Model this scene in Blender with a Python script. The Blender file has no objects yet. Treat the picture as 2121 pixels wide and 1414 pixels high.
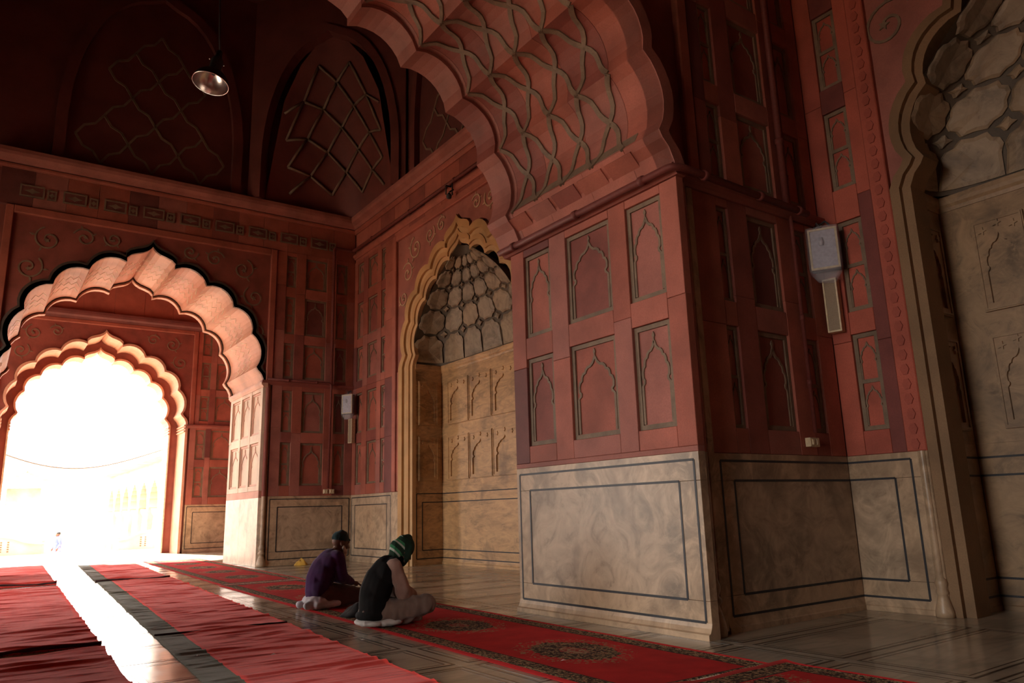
import bpy, bmesh, math, random
from mathutils import Vector, Matrix, noise
from mathutils.geometry import tessellate_polygon
random.seed(7)
scene = bpy.context.scene
col = scene.collection
R = math.radians

# ------------------------------------------------------------------ camera
cam_d = bpy.data.cameras.new('camera'); cam = bpy.data.objects.new('camera', cam_d); col.objects.link(cam)
cam_d.sensor_width = 36.0; cam_d.lens = 1554.0/2121*36.0; cam_d.clip_end = 400; cam_d.clip_start = .05
yaw, pitch, roll = R(35.5), R(12.6), R(-1.65)
Fw = Vector((math.sin(yaw)*math.cos(pitch), math.cos(yaw)*math.cos(pitch), math.sin(pitch)))
Rt = Vector((math.cos(yaw), -math.sin(yaw), 0)); Up = Rt.cross(Fw)
Rt2 = Rt*math.cos(roll) + Up*math.sin(roll); Up2 = Up*math.cos(roll) - Rt*math.sin(roll)
m = Matrix((Rt2, Up2, -Fw)).transposed().to_4x4(); m.translation = Vector((0, 0, 1.1))
cam.matrix_world = m
scene.camera = cam

# ------------------------------------------------------------------ light
SKY = 11.0
world = bpy.data.worlds.new('sky'); scene.world = world; world.use_nodes = True
bg = world.node_tree.nodes['Background']; bg.inputs[0].default_value = (1.0, .95, .88, 1); bg.inputs[1].default_value = SKY
sun_d = bpy.data.lights.new('sun', 'SUN'); sun_d.energy = 48.0; sun_d.angle = R(1.0); sun_d.color = (1.0, .9, .76)
sun = bpy.data.objects.new('sun', sun_d); col.objects.link(sun)
sun.rotation_euler = Vector((-.17, .74, .64)).to_track_quat('Z', 'Y').to_euler()
def portal(loc, w, h, direction):          # steers sky light through an open archway; gives off nothing itself
    d = bpy.data.lights.new('sky_portal', 'AREA'); d.shape = 'RECTANGLE'; d.size = w; d.size_y = h
    d.cycles.is_portal = True
    o = bpy.data.objects.new('sky_portal', d); col.objects.link(o); o.location = loc
    o.rotation_euler = (-Vector(direction)).to_track_quat('Z', 'Y').to_euler()
portal((-3.4, 3.1, 3.0), 3.1, 6.0, (1, 0, 0))
portal((-3.4, 14.0, 2.9), 4.9, 5.8, (1, 0, 0))
portal((-3.4, 23.7, 3.0), 6.0, 5.0, (1, 0, 0))
portal((3.0, 28.9, 3.2), 5.2, 6.6, (0, -1, 0))
vs = scene.view_settings
vs.view_transform = 'Standard'; vs.look = 'None'; vs.gamma = 1.0; vs.use_curve_mapping = False
vs.exposure = 0.0
scene.cycles.max_bounces = 8; scene.cycles.diffuse_bounces = 3; scene.cycles.glossy_bounces = 3
scene.cycles.transmission_bounces = 6; scene.cycles.volume_bounces = 0
scene.cycles.sample_clamp_indirect = 6.0
scene.cycles.caustics_reflective = False; scene.cycles.caustics_refractive = False
scene.cycles.use_denoising = True

# ------------------------------------------------------------------ node materials
class NT:
    def __init__(s, name):
        s.m = bpy.data.materials.new(name); s.m.use_nodes = True
        s.t = s.m.node_tree; s.b = s.t.nodes['Principled BSDF']
        s.tc = s.t.nodes.new('ShaderNodeTexCoord'); s.obj = s.tc.outputs['Object']
    def n(s, kind, **kw):
        nd = s.t.nodes.new(kind)
        for k, v in kw.items(): setattr(nd, k, v)
        return nd
    def put(s, sock, v):
        if isinstance(v, bpy.types.NodeSocket): s.t.links.new(v, sock)
        else: sock.default_value = v
    def math(s, op, a, b=0.0, c=None):
        nd = s.n('ShaderNodeMath', operation=op); s.put(nd.inputs[0], a); s.put(nd.inputs[1], b)
        if c is not None: s.put(nd.inputs[2], c)
        return nd.outputs[0]
    def noise(s, scale, detail=3, vec=None, rough=.55, dist=0):
        nd = s.n('ShaderNodeTexNoise'); s.put(nd.inputs['Vector'], vec or s.obj)
        nd.inputs['Scale'].default_value = scale; nd.inputs['Detail'].default_value = detail
        nd.inputs['Roughness'].default_value = rough; nd.inputs['Distortion'].default_value = dist
        return nd.outputs['Fac']
    def voro(s, scale, vec=None, out='Color'):
        nd = s.n('ShaderNodeTexVoronoi'); s.put(nd.inputs['Vector'], vec or s.obj); nd.inputs['Scale'].default_value = scale
        return nd.outputs[out]
    def mapv(s, scale=(1, 1, 1), loc=(0, 0, 0), rot=(0, 0, 0)):
        nd = s.n('ShaderNodeMapping'); s.put(nd.inputs[0], s.obj); nd.inputs['Scale'].default_value = scale
        nd.inputs['Location'].default_value = loc; nd.inputs['Rotation'].default_value = rot
        return nd.outputs[0]
    def ramp(s, fac, stops, interp='LINEAR'):
        nd = s.n('ShaderNodeValToRGB'); cr = nd.color_ramp; cr.interpolation = interp
        while len(cr.elements) < len(stops): cr.elements.new(.5)
        for e, (p, c) in zip(cr.elements, stops):
            e.position = p; e.color = (*c, 1) if len(c) == 3 else c
        s.put(nd.inputs[0], fac); return nd.outputs[0]
    def mix(s, fac, a, b, mode='MIX'):
        nd = s.n('ShaderNodeMix', data_type='RGBA', blend_type=mode)
        s.put(nd.inputs[0], fac)
        s.put(nd.inputs[6], (*a, 1) if isinstance(a, tuple) else a); s.put(nd.inputs[7], (*b, 1) if isinstance(b, tuple) else b)
        return nd.outputs[2]
    def bump(s, h, strength=.3, dist=.01):
        nd = s.n('ShaderNodeBump'); nd.inputs['Strength'].default_value = strength; nd.inputs['Distance'].default_value = dist
        s.put(nd.inputs['Height'], h); s.t.links.new(nd.outputs[0], s.b.inputs['Normal'])
    def done(s, colr, rough=.7, spec=.4):
        s.put(s.b.inputs['Base Color'], (*colr, 1) if isinstance(colr, tuple) else colr)
        s.put(s.b.inputs['Roughness'], rough); s.b.inputs['Specular IOR Level'].default_value = spec
        return s.m
    def xyz(s, vec=None):
        nd = s.n('ShaderNodeSeparateXYZ'); s.put(nd.inputs[0], vec or s.obj); return nd.outputs
def mul(c, k): return tuple(min(1, x*k) for x in c)
def stone(name, base, lo=.72, hi=1.22, scale=2.2, rough=.62, grain=70, bump=.25, spec=.35, tint=None):
    t = NT(name)
    big = t.noise(scale, 4); fine = t.noise(grain, 3)
    c = t.ramp(big, [(.3, mul(base, lo)), (.5, base), (.72, mul(base, hi))])
    c = t.mix(t.ramp(fine, [(.35, (.35,)*3), (.65, (0,)*3)]), c, mul(base, .62))
    if tint:
        w = t.ramp(t.noise(scale*.45, 5, dist=1.2), [(.5, (0,)*3), (.72, (.75,)*3)]); c = t.mix(w, c, tint)
    t.bump(fine, bump, .004)
    return t.done(c, rough, spec)
RED = (.35, .097, .063)
M = {}
M['red'] = [stone('sandstone_red', RED), stone('sandstone_bright', (.40, .118, .08)), stone('sandstone_deep', (.27, .074, .055)),
            stone('sandstone_rose', (.36, .125, .095)), stone('sandstone_maroon', (.17, .05, .042))]
M['vivid'] = [stone('sandstone_vivid', (.44, .10, .062)), stone('sandstone_vivid_deep', (.38, .082, .052)), stone('sandstone_vivid_dark', (.20, .05, .04))]
M['body'] = stone('sandstone_wall', (.25, .074, .055), scale=1.1)
M['olive'] = stone('cement_pointing', (.215, .145, .095), scale=6)
M['cream_line'] = stone('cream_painted_line', (.82, .66, .50), scale=5)
M['pale_line'] = stone('pale_relief_stone', (.50, .34, .21), scale=5)
M['ochre'] = [stone('ochre_marble', (.52, .29, .12), scale=1.6), stone('ochre_marble_pale', (.56, .34, .16), scale=1.6)]
M['brown_ochre'] = stone('brown_ochre_stone', (.26, .15, .075), scale=1.6)
M['floor_line'] = stone('dark_floor_inlay', (.06, .05, .04), scale=8, rough=.2, bump=.03, spec=.55)
M['pink'] = [stone('pale_pink_sandstone', (.60, .30, .20), scale=1.5), stone('pale_rose_sandstone', (.64, .35, .25), scale=1.5), stone('salmon_sandstone', (.56, .25, .165), scale=1.5)]
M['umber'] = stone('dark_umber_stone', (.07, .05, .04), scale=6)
M['shade_red'] = [stone('shade_red_sandstone', (.17, .045, .036), scale=1.2), stone('shade_red_sandstone_dark', (.13, .036, .03), scale=1.2)]  # sandstone darkened in colour for the shade above the cornice
M['black'] = stone('black_slate_inlay', (.028, .028, .033), scale=8, rough=.45)
def marble(name, base, vein, rough=.38, streak=(1, 1, 1)):
    t = NT(name)
    v = t.mapv(streak)
    big = t.noise(1.15, 6, vec=v, dist=1.2, rough=.62); smear = t.noise(2.7, 6, vec=v, rough=.68, dist=2.5); fine = t.noise(45, 3)
    c = t.ramp(big, [(.32, mul(base, .52)), (.48, base), (.68, mul(base, 1.22))])
    c = t.mix(t.ramp(smear, [(.48, (0,)*3), (.66, (.6,)*3)]), c, mul(base, 1.5))
    c = t.mix(t.ramp(smear, [(.30, (.8,)*3), (.45, (0,)*3)]), c, vein)
    blot = t.noise(1.7, 3, vec=t.mapv((1, 1, .7), (3.1, 7.7, 1.3)), dist=.6); c = t.mix(t.ramp(blot, [(.54, (0,)*3), (.70, (.7,)*3)]), c, mul(vein, .9))
    t.bump(fine, .12, .003)
    return t.done(c, rough, .45)
M['marble'] = [marble('dado_marble', (.40, .285, .19), (.20, .13, .085)), marble('dado_marble_warm', (.43, .295, .185), (.24, .15, .09))]
M['gold_marble'] = marble('niche_marble', (.45, .265, .125), (.22, .13, .07), streak=(1, .6, 2.2))
M['dimmed_marble'] = marble('dimmed_niche_marble', (.30, .19, .105), (.17, .11, .065), streak=(1, .9, 1.3))  # niche marble with the near niche's dimmer light put into its colour
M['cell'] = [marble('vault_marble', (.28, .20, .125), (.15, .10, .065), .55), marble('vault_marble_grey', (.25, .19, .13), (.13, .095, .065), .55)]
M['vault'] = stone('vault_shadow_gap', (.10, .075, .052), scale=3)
M['pale_marble'] = marble('pale_jamb_marble', (.62, .50, .38), (.48, .36, .27))
M['pale_stone'] = [stone('cream_sandstone', (.68, .52, .38), scale=1.5), stone('cream_sandstone_pink', (.66, .47, .34), scale=1.5)]
def floor_marble(name, base):
    t = NT(name)
    v = t.mapv((.35, 2.2, 1))
    big = t.noise(.8, 5, dist=1); streak = t.noise(2.5, 5, vec=v, dist=1.5); fine = t.noise(60, 3)
    c = t.ramp(big, [(.3, mul(base, .72)), (.5, base), (.7, mul(base, 1.15))])
    c = t.mix(t.ramp(streak, [(.5, (0,)*3), (.7, (.55,)*3)]), c, mul(base, .5))
    t.bump(fine, .06, .002)
    r = t.ramp(t.noise(3.0, 4), [(.3, (.12,)*3), (.7, (.27,)*3)])
    return t.done(c, r, .7)
M['floor'] = [floor_marble('floor_marble', (.50, .42, .31)), floor_marble('floor_marble_grey', (.46, .40, .31)), floor_marble('floor_marble_dark', (.42, .35, .26))]
def plain(name, c, rough=.6, metal=0, spec=.4, noise_amt=.15, scale=30):
    t = NT(name)
    f = t.noise(scale, 3)
    cc = t.ramp(f, [(.3, mul(c, 1-noise_amt)), (.7, mul(c, 1+noise_amt))])
    t.b.inputs['Metallic'].default_value = metal
    return t.done(cc, rough, spec)
def cloth(name, c, weave=260, rough=.9, sheen=.2, amt=.25):
    t = NT(name)
    w = t.noise(weave, 2); big = t.noise(5, 4)
    cc = t.ramp(big, [(.3, mul(c, 1-amt)), (.7, mul(c, 1+amt))])
    t.bump(w, .35, .003); t.b.inputs['Sheen Weight'].default_value = sheen
    return t.done(cc, rough, .2)

# ------------------------------------------------------------------ mesh helpers
def mk(name, verts, faces, mat, parent=None, smooth=False, fix=True):
    me = bpy.data.meshes.new(name); me.from_pydata([tuple(v) for v in verts], [], faces)
    if fix:
        bm = bmesh.new(); bm.from_mesh(me); bmesh.ops.recalc_face_normals(bm, faces=bm.faces); bm.to_mesh(me); bm.free()
    if smooth: me.polygons.foreach_set('use_smooth', [True]*len(me.polygons))
    me.materials.append(mat); me.update()
    o = bpy.data.objects.new(name, me); col.objects.link(o)
    if parent: o.parent = parent
    return o
def tag(o, label=None, cat=None, group=None, kind=None):
    if label: o['label'] = label
    if cat: o['category'] = cat
    if group: o['group'] = group
    if kind: o['kind'] = kind
    return o
def struct(o, label): return tag(o, label=label, kind='structure')
def empty(name, loc=(0, 0, 0), rz=0, label=None, cat=None, group=None):
    o = bpy.data.objects.new(name, None); col.objects.link(o); o.location = loc; o.rotation_euler = (0, 0, rz); o.empty_display_size = .1
    return tag(o, label, cat, group)
class Fr:                                   # a wall plane: u along the wall, z up, n out of the wall into the hall
    def __init__(s, o, u, n): s.o = Vector((*o, 0)); s.u = Vector((*u, 0)); s.nv = Vector((*n, 0))
    def p(s, u, z, n=0): return s.o + s.u*u + s.nv*n + Vector((0, 0, z))
def box(fr, u0, u1, z0, z1, n0, n1, name, mat, par, ch=0):
    if ch:
        v = [fr.p(u, z, n0) for u, z in ((u0, z0), (u1, z0), (u1, z1), (u0, z1))]
        v += [fr.p(u, z, n1-ch) for u, z in ((u0, z0), (u1, z0), (u1, z1), (u0, z1))]
        v += [fr.p(u, z, n1) for u, z in ((u0+ch, z0+ch), (u1-ch, z0+ch), (u1-ch, z1-ch), (u0+ch, z1-ch))]
        f = [(0, 1, 2, 3), (8, 9, 10, 11)]
        for b in (0, 4):
            for i in range(4): j = (i+1) % 4; f.append((b+i, b+j, b+4+j, b+4+i))
        return mk(name, v, f, mat, par)
    v = [fr.p(u, z, n) for n in (n0, n1) for u, z in ((u0, z0), (u1, z0), (u1, z1), (u0, z1))]
    return mk(name, v, [(0, 1, 2, 3), (4, 5, 6, 7), (0, 1, 5, 4), (1, 2, 6, 5), (2, 3, 7, 6), (3, 0, 4, 7)], mat, par)
def prism_data(fr, poly, n0, n1):
    tri = tessellate_polygon([[Vector((u, z, 0)) for u, z in poly]]); k = len(poly)
    v = [fr.p(u, z, n0) for u, z in poly] + [fr.p(u, z, n1) for u, z in poly]
    f = [tuple(t) for t in tri] + [tuple(i+k for i in t) for t in tri] + [(i, (i+1) % k, k+(i+1) % k, k+i) for i in range(k)]
    return v, f
def prism(fr, poly, n0, n1, name, mat, par): return mk(name, *prism_data(fr, poly, n0, n1), mat, par)
def ring(fr, a, b, n0, n1, name, mat, par, n1b=None):          # band between two polylines with the same number of points
    k = len(a); n1b = n1 if n1b is None else n1b
    v = [fr.p(u, z, n0) for u, z in a] + [fr.p(u, z, n0) for u, z in b] + [fr.p(u, z, n1b) for u, z in b] + [fr.p(u, z, n1) for u, z in a]
    f = []
    for i in range(k-1):
        for r in range(4): s = (r+1) % 4; f.append((r*k+i, r*k+i+1, s*k+i+1, s*k+i))
    f += [(0, k, 2*k, 3*k), (k-1, 2*k-1, 3*k-1, 4*k-1)]
    return mk(name, v, f, mat, par)
def offset(pts, d, closed=False):
    out = []; k = len(pts)
    for i, (x, y) in enumerate(pts):
        a = pts[i-1] if (i or closed) else pts[i]; b = pts[(i+1) % k] if (i < k-1 or closed) else pts[i]
        dx, dy = b[0]-a[0], b[1]-a[1]; l = math.hypot(dx, dy) or 1
        out.append((x - dy/l*d, y + dx/l*d))
    return out
def strip(fr, pts, w, n0, n1, name, mat, par): return ring(fr, offset(pts, w/2), offset(pts, -w/2), n0, n1, name, mat, par)
def rect_ring_data(fr, u0, u1, z0, z1, w, n0, n1):
    o = [(u0, z0), (u1, z0), (u1, z1), (u0, z1)]; i = [(u0+w, z0+w), (u1-w, z0+w), (u1-w, z1-w), (u0+w, z1-w)]
    v = [fr.p(*p, n0) for p in o] + [fr.p(*p, n0) for p in i] + [fr.p(*p, n1) for p in i] + [fr.p(*p, n1) for p in o]
    f = []
    for k in range(4):
        j = (k+1) % 4
        for r in range(4): s = (r+1) % 4; f.append((r*4+k, r*4+j, s*4+j, s*4+k))
    return v, f
def rect_ring(fr, u0, u1, z0, z1, w, n0, n1, name, mat, par): return mk(name, *rect_ring_data(fr, u0, u1, z0, z1, w, n0, n1), mat, par)
def join(parts):
    V, Fc = [], []
    for v, f in parts:
        b = len(V); V += list(v); Fc += [tuple(i+b for i in q) for q in f]
    return V, Fc
def tube_data(pts, r, seg=8, closed_ends=True, taper=None):
    V, Fc = [], []; k = len(pts); pts = [Vector(p) for p in pts]
    ref = None
    for i, p in enumerate(pts):
        t = (pts[min(i+1, k-1)] - pts[max(i-1, 0)]).normalized()
        if ref is None: ref = Vector((0, 0, 1)) if abs(t.z) < .9 else Vector((1, 0, 0))
        a = (ref - t*ref.dot(t)).normalized(); b = t.cross(a); ref = a
        rr = r if taper is None else r*taper[i]
        for s in range(seg):
            q = 2*math.pi*s/seg; V.append(p + (a*math.cos(q) + b*math.sin(q))*rr)
    for i in range(k-1):
        for s in range(seg): Fc.append((i*seg+s, i*seg+(s+1) % seg, (i+1)*seg+(s+1) % seg, (i+1)*seg+s))
    if closed_ends: Fc += [tuple(range(seg)), tuple((k-1)*seg+s for s in range(seg))]
    return V, Fc
def tube(pts, r, name, mat, par, seg=8, taper=None): return mk(name, *tube_data(pts, r, seg, taper=taper), mat, par, smooth=True)
def lathe_data(prof, c=(0, 0, 0), seg=20, axis=None):
    V, Fc = [], []; c = Vector(c)
    for r, z in prof:
        for s in range(seg):
            q = 2*math.pi*s/seg; V.append(c + Vector((r*math.cos(q), r*math.sin(q), z)))
    for i in range(len(prof)-1):
        for s in range(seg): Fc.append((i*seg+s, i*seg+(s+1) % seg, (i+1)*seg+(s+1) % seg, (i+1)*seg+s))
    return V, Fc
def lathe(prof, c, name, mat, par, seg=16, smooth=True): return mk(name, *lathe_data(prof, c, seg), mat, par, smooth=smooth)

# ------------------------------------------------------------------ the cusped arch every opening shares
def arc(p, q, sag, k=8):
    (x0, y0), (x1, y1) = p, q; dx, dy = x1-x0, y1-y0; out = []
    for i in range(k+1):
        t = i/k; s = math.sin(math.pi*t)**.72*sag
        out.append((x0+dx*t + dy*s, y0+dy*t - dx*s))
    return out
SP = 4.2
HALF = 2.6
SEGS = [[(2.6, SP), (2.6, 4.27), (2.54, 4.40), (2.46, 4.48), (2.42, 4.55)],
        arc((2.42, 4.55), (2.28, 5.34), .20), arc((2.28, 5.34), (1.83, 5.94), .24), arc((1.83, 5.94), (1.20, 6.36), .24),
        arc((1.20, 6.36), (.50, 6.66), .24),
        [(.50, 6.66), (.50, 6.76), (.42, 6.84), (.30, 6.89), (.18, 6.93), (.08, 6.99), (.02, 7.06), (0, 7.10)]]
SEGS = SEGS + [[(-x, z) for x, z in reversed(s)] for s in reversed(SEGS)]
SEGS_T = [[(x if x >= 0 else x*1.24, z) for x, z in sg] for sg in SEGS]      # the near cross arch opens wider on its left
def prof(c=0, s=1.0, zs=None, dz=0, segs=None):
    zs = s if zs is None else zs; out = []
    for sg in segs or SEGS:
        for p in sg:
            q = (c + p[0]*s, SP + (p[1]-SP)*zs + dz)
            if not out or abs(out[-1][0]-q[0]) + abs(out[-1][1]-q[1]) > 1e-5: out.append(q)
    return out
def wall_with_arches(name, fr, u0, u1, ztop, openings, n0, n1, mat, z0=0):
    poly = [(u1, z0), (u1, ztop), (u0, ztop), (u0, z0)]
    for o in sorted(openings, key=lambda q: q[0][0]):
        o = list(o)[::-1]
        poly += [(o[0][0], z0)] + o + [(o[-1][0], z0)]
    return prism(fr, poly, n0, n1, name, mat, None)

def rs(): return random.choices(M['red'], (5, 3, 3, 3, 1.0))[0]
T = .09
OUT = [(.90, 0), (.90, .44), (.78, .475), (.77, .505), (.85, .53), (.86, .60), (.80, .65), (.71, .67), (.69, .72), (.62, .755), (.52, .765), (.48, .80), (.38, .83), (.24, .84), (.10, .88), (.03, .93), (0, .96)]
def outline_pts(u0, u1, z0, z1):
    c, h = (u0+u1)/2, (u1-u0)/2
    r = [(c + x*h, z0 + (z1-z0)*y) for x, y in OUT]
    return r + [(2*c-x, y) for x, y in reversed(r[:-1])]
def panel(fr, par, u0, u1, z0, z1, cells=1, mat=None, line=None, frame_mat=None, fw=.045, mats=None):
    w = min(fw, (u1-u0)*.18); line = line or M['olive']; frame_mat = frame_mat or M['olive']
    pn = box(fr, u0+w, u1-w, z0+w, z1-w, -T, -.048, 'panel', mat or rs(), par, .006)
    parts = [rect_ring_data(fr, u0+.003, u1-.003, z0+.003, z1-.003, w, -T, -.03)]
    hz = (z1-z0-2*w)/cells
    for k in range(1, cells):
        zz = z0+w+hz*k; d = [fr.p(u, z, n) for n in (-T, -.032) for u, z in ((u0+w, zz-w*.45), (u1-w, zz-w*.45), (u1-w, zz+w*.45), (u0+w, zz+w*.45))]
        parts.append((d, [(0, 1, 2, 3), (4, 5, 6, 7), (0, 1, 5, 4), (1, 2, 6, 5), (2, 3, 7, 6), (3, 0, 4, 7)]))
    mk('panel_frame', *join(parts), frame_mat, pn)
    for k in range(cells):
        a, b = z0+w+hz*k + .01, z0+w+hz*(k+1) - .01
        pts = outline_pts(u0+w, u1-w, a, a+(b-a)*.93); lw = min(.028, (u1-u0)*.055)
        strip(fr, pts, lw, -.05, -.036, 'arch_outline', line, pn)
        if (u1-u0) > .35:
            c = (u0+u1)/2; zt = a+(b-a)*.93*.96; s = .035
            prism(fr, [(c-.008, zt-.01), (c+.008, zt-.01), (c+.008, zt+.02), (c+s*.5, zt+s), (c+s*.35, zt+s*1.6), (c, zt+s*2.2), (c-s*.35, zt+s*1.6), (c-s*.5, zt+s), (c-.008, zt+.02)], -.05, -.034, 'finial', line, pn)
    return pn
def grid(fr, par, ua, ub, za, zb, cols, rows, cells=None, mats=None, line=None, frame_mat=None, stones='stone_block'):
    pick = (lambda: random.choice(mats)) if mats else rs
    e = [ua] + [x for c in cols for x in c] + [ub]
    zs = [za] + [x for r in rows for x in r] + [zb]
    for i in range(0, len(e), 2):
        a, b = e[i], e[i+1]
        if b-a < .012: continue
        cuts = [za] + [(rows[k][1]+rows[k+1][0])/2 + random.uniform(-.25, .25) for k in range(len(rows)-1)] + [zb]
        for z0, z1 in zip(cuts, cuts[1:]): box(fr, a+.0015, b-.0015, z0+.0015, z1-.0015, -T, random.uniform(-.003, .002), stones, pick(), par, .004)
    for ci, (a, b) in enumerate(cols):
        for k in range(0, len(zs), 2):
            if zs[k+1]-zs[k] > .012: box(fr, a+.0015, b-.0015, zs[k]+.0015, zs[k+1]-.0015, -T, random.uniform(-.005, .0), stones, pick(), par, .004)
        for (z0, z1) in rows:
            panel(fr, par, a, b, z0, z1, (cells or {}).get(ci, 1), pick() if mats else None, line, frame_mat)
def dado(fr, par, ua, ub, zt=1.55, mats=None, inl=(.07, .255), plinth=.05, close=(True, True), z1=1.48, z2=1.30, z3=.305, z4=.135):
    mats = mats or M['marble']; k = len(mats); g = .0012
    ia, ib = ua + (inl[1] if close[0] else 0), ub - (inl[1] if close[1] else 0)
    box(fr, ia+g, ib-g, z3+g, z2-g, -T, -.002, 'dado_slab', mats[0], par, .002)
    for a, b, c, d in ((ua, ub, z2, zt), (ua, ub, .10, z3), (ua, ia, z3, z2), (ib, ub, z3, z2)):
        if b-a > .01: box(fr, a+g, b-g, c+g, d-g, -T, 0, 'dado_border', mats[-1], par, .002)
    for off, za, zb, w in ((inl[0], z4, z1, .021), (inl[1], z3, z2, .021)):
        a, b = ua + (off if close[0] else 0), ub - (off if close[1] else 0)
        for z in (za, zb): box(fr, a, b, z-w/2, z+w/2, -.02, .0035, 'inlay_strip', M['black'], par)
        for u, ok in ((a, close[0]), (b, close[1])):
            if ok: box(fr, u-w/2, u+w/2, za, zb, -.02, .0035, 'inlay_strip', M['black'], par)
    if plinth:
        pl = [(0, -T), (plinth+.02, -T+0), (plinth+.02, 0)]
        prof_ = [(-T, 0), (plinth, 0), (plinth, .045), (plinth*.55, .055), (plinth*.22, .09), (0, .13), (-T, .13)]
        a, b = ua, ub
        v = [fr.p(u, z, n) for u in (a, b) for n, z in prof_]; q = len(prof_)
        f = [tuple(range(q)), tuple(range(q, 2*q))] + [(i, (i+1) % q, q+(i+1) % q, q+i) for i in range(q)]
        mk('plinth', v, f, mats[-1], par)
def moulding(fr, par, ua, ub, z0, z1, n, mat, name='moulding'):
    h = z1-z0; P_ = [(-T, z0), (n*.25, z0), (n*.45, z0+h*.25), (n*.9, z0+h*.45), (n, z0+h*.7), (n, z1), (-T, z1)]; q = len(P_)
    v = [fr.p(u, z, nn) for u in (ua, ub) for nn, z in P_]
    return mk(name, v, [tuple(range(q)), tuple(range(q, 2*q))] + [(i, (i+1) % q, q+(i+1) % q, q+i) for i in range(q)], mat, par)
def colonnette(x, y, h, mat, mat2, par, r=.042):
    base = [(0, .0), (r*2.1, 0), (r*2.2, .05), (r*1.9, .12), (r*1.35, .2), (r*1.0, .25), (r*1.5, .27), (r*1.55, .30), (r*1.0, .33), (r*1.35, .37), (r*1.45, .41), (r*1.1, .45), (r, .47), (r, .48)]
    o = lathe(base, (x, y, 0), 'colonnette_base', mat, par, 12)
    lathe([(r, .47), (r, 1.55)], (x, y, 0), 'colonnette_shaft', mat, par, 12)
    lathe([(r, 1.55), (r, h)], (x, y, 0), 'colonnette_shaft', mat2, par, 12)
def lobes(fr, par, pf, s, n0, n1, mats, name='arch_lobe', c=0, split=None, zs=None, dz=0, segs=None):
    out = []
    for sg in segs or SEGS:
        a = [(c+x*pf, SP+(z-SP)*(zs or pf)+dz) for x, z in sg]; b = [(c+(x)*s, SP+(z-SP)*s/pf*(zs or pf)+dz) for x, z in sg]
        for q in (split or [(n0, n1)]):
            k = len(a)
            v = [fr.p(*p, q[0]) for p in a] + [fr.p(*p, q[0]) for p in b] + [fr.p(*p, q[1]) for p in b] + [fr.p(*p, q[1]) for p in a]
            f = []
            for i in range(k-1):
                for r in range(4): t = (r+1) % 4; f.append((r*k+i, r*k+i+1, t*k+i+1, t*k+i))
            f += [(0, k, 2*k, 3*k), (k-1, 2*k-1, 3*k-1, 4*k-1)]
            out.append(mk(name, v, f, random.choice(mats), par))
    return out
def spiral(c, r0, turns, a0, hand=1, k=26):
    pts = []
    for i in range(k+1):
        t = i/k; r = r0*(1-.86*t); a = a0 + hand*t*turns*2*math.pi
        pts.append((c[0]+r*math.cos(a), c[1]+r*math.sin(a)))
    return pts
def vines(fr, par, spots, n, mat, w=.03):
    for (u, z, r, a0, hand) in spots:
        v = strip(fr, spiral((u, z), r, 1.35, a0, hand), w, n-.01, n+.016, 'vine_scroll', mat, par)
        e = spiral((u, z), r, 1.35, a0, hand)[-1]
        prism(fr, [(e[0]+.1*r*math.cos(t)*(2.2 if k % 2 else 1), e[1]+.1*r*math.sin(t)*(2.2 if k % 2 else 1)) for k in range(10) for t in [k*math.pi/5]], n-.01, n+.018, 'vine_flower', mat, v)
        for t0 in (.12, .3):
            p = spiral((u, z), r, 1.35, a0, hand)[int(26*t0)]; dx, dz = p[0]-u, p[1]-z; l = math.hypot(dx, dz)
            dx, dz = dx/l, dz/l; L = r*.42
            prism(fr, [p, (p[0]+dx*L*.5-dz*L*.28, p[1]+dz*L*.5+dx*L*.28), (p[0]+dx*L-dz*L*.1, p[1]+dz*L+dx*L*.1), (p[0]+dx*L*.45+dz*L*.12, p[1]+dz*L*.45-dx*L*.12)], n-.01, n+.014, 'vine_leaf', mat, v)
# ------------------------------------------------------------------ the hall: planes and measures
XP, XQ, YN, YF, YB, YJ, YE = 5.1, 7.6, 4.55, 7.13, 17.65, 20.4, 27.0
CT, CB, CE, CN, CM = 2.5, 2.75, 3.03, 12.5, 1.0          # centres of: near cross arch, back arch, end arch, far niche, near niche
ROWS = [(1.79, 2.79), (3.04, 4.03)]
UROWS = [(4.34, 5.2), (5.43, 6.37), (6.62, 7.42)]
def jambs(p): return [(p[0][0], 0)] + p + [(p[-1][0], 0)]

# floor -------------------------------------------------------------
fb = Fr((0, 0), (1, 0), (0, 1))
def slab3(x0, x1, y0, y1, z0, z1, name, mat, par):
    v = [(x, y, z) for z in (z0, z1) for x, y in ((x0, y0), (x1, y0), (x1, y1), (x0, y1))]
    return mk(name, v, [(0, 1, 2, 3), (4, 5, 6, 7), (0, 1, 5, 4), (1, 2, 6, 5), (2, 3, 7, 6), (3, 0, 4, 7)], mat, par)
floor = struct(slab3(-3.4, 8.6, -3.1, 34, -.3, -.001, 'floor', M['floor'][2], None), 'polished beige marble floor inlaid with black outlined slabs')
GX = [7.13 - 2.05*i for i in range(6)]
def hrect(x0, x1, y0, y1, w, z0, z1):
    o = [(x0, y0), (x1, y0), (x1, y1), (x0, y1)]; i = [(x0+w, y0+w), (x1-w, y0+w), (x1-w, y1-w), (x0+w, y1-w)]
    v = [(*p, z0) for p in o] + [(*p, z0) for p in i] + [(*p, z1) for p in i] + [(*p, z1) for p in o]; f = []
    for k in range(4):
        j = (k+1) % 4
        for r in range(4): s = (r+1) % 4; f.append((r*4+k, r*4+j, s*4+j, s*4+k))
    return v, f
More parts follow.
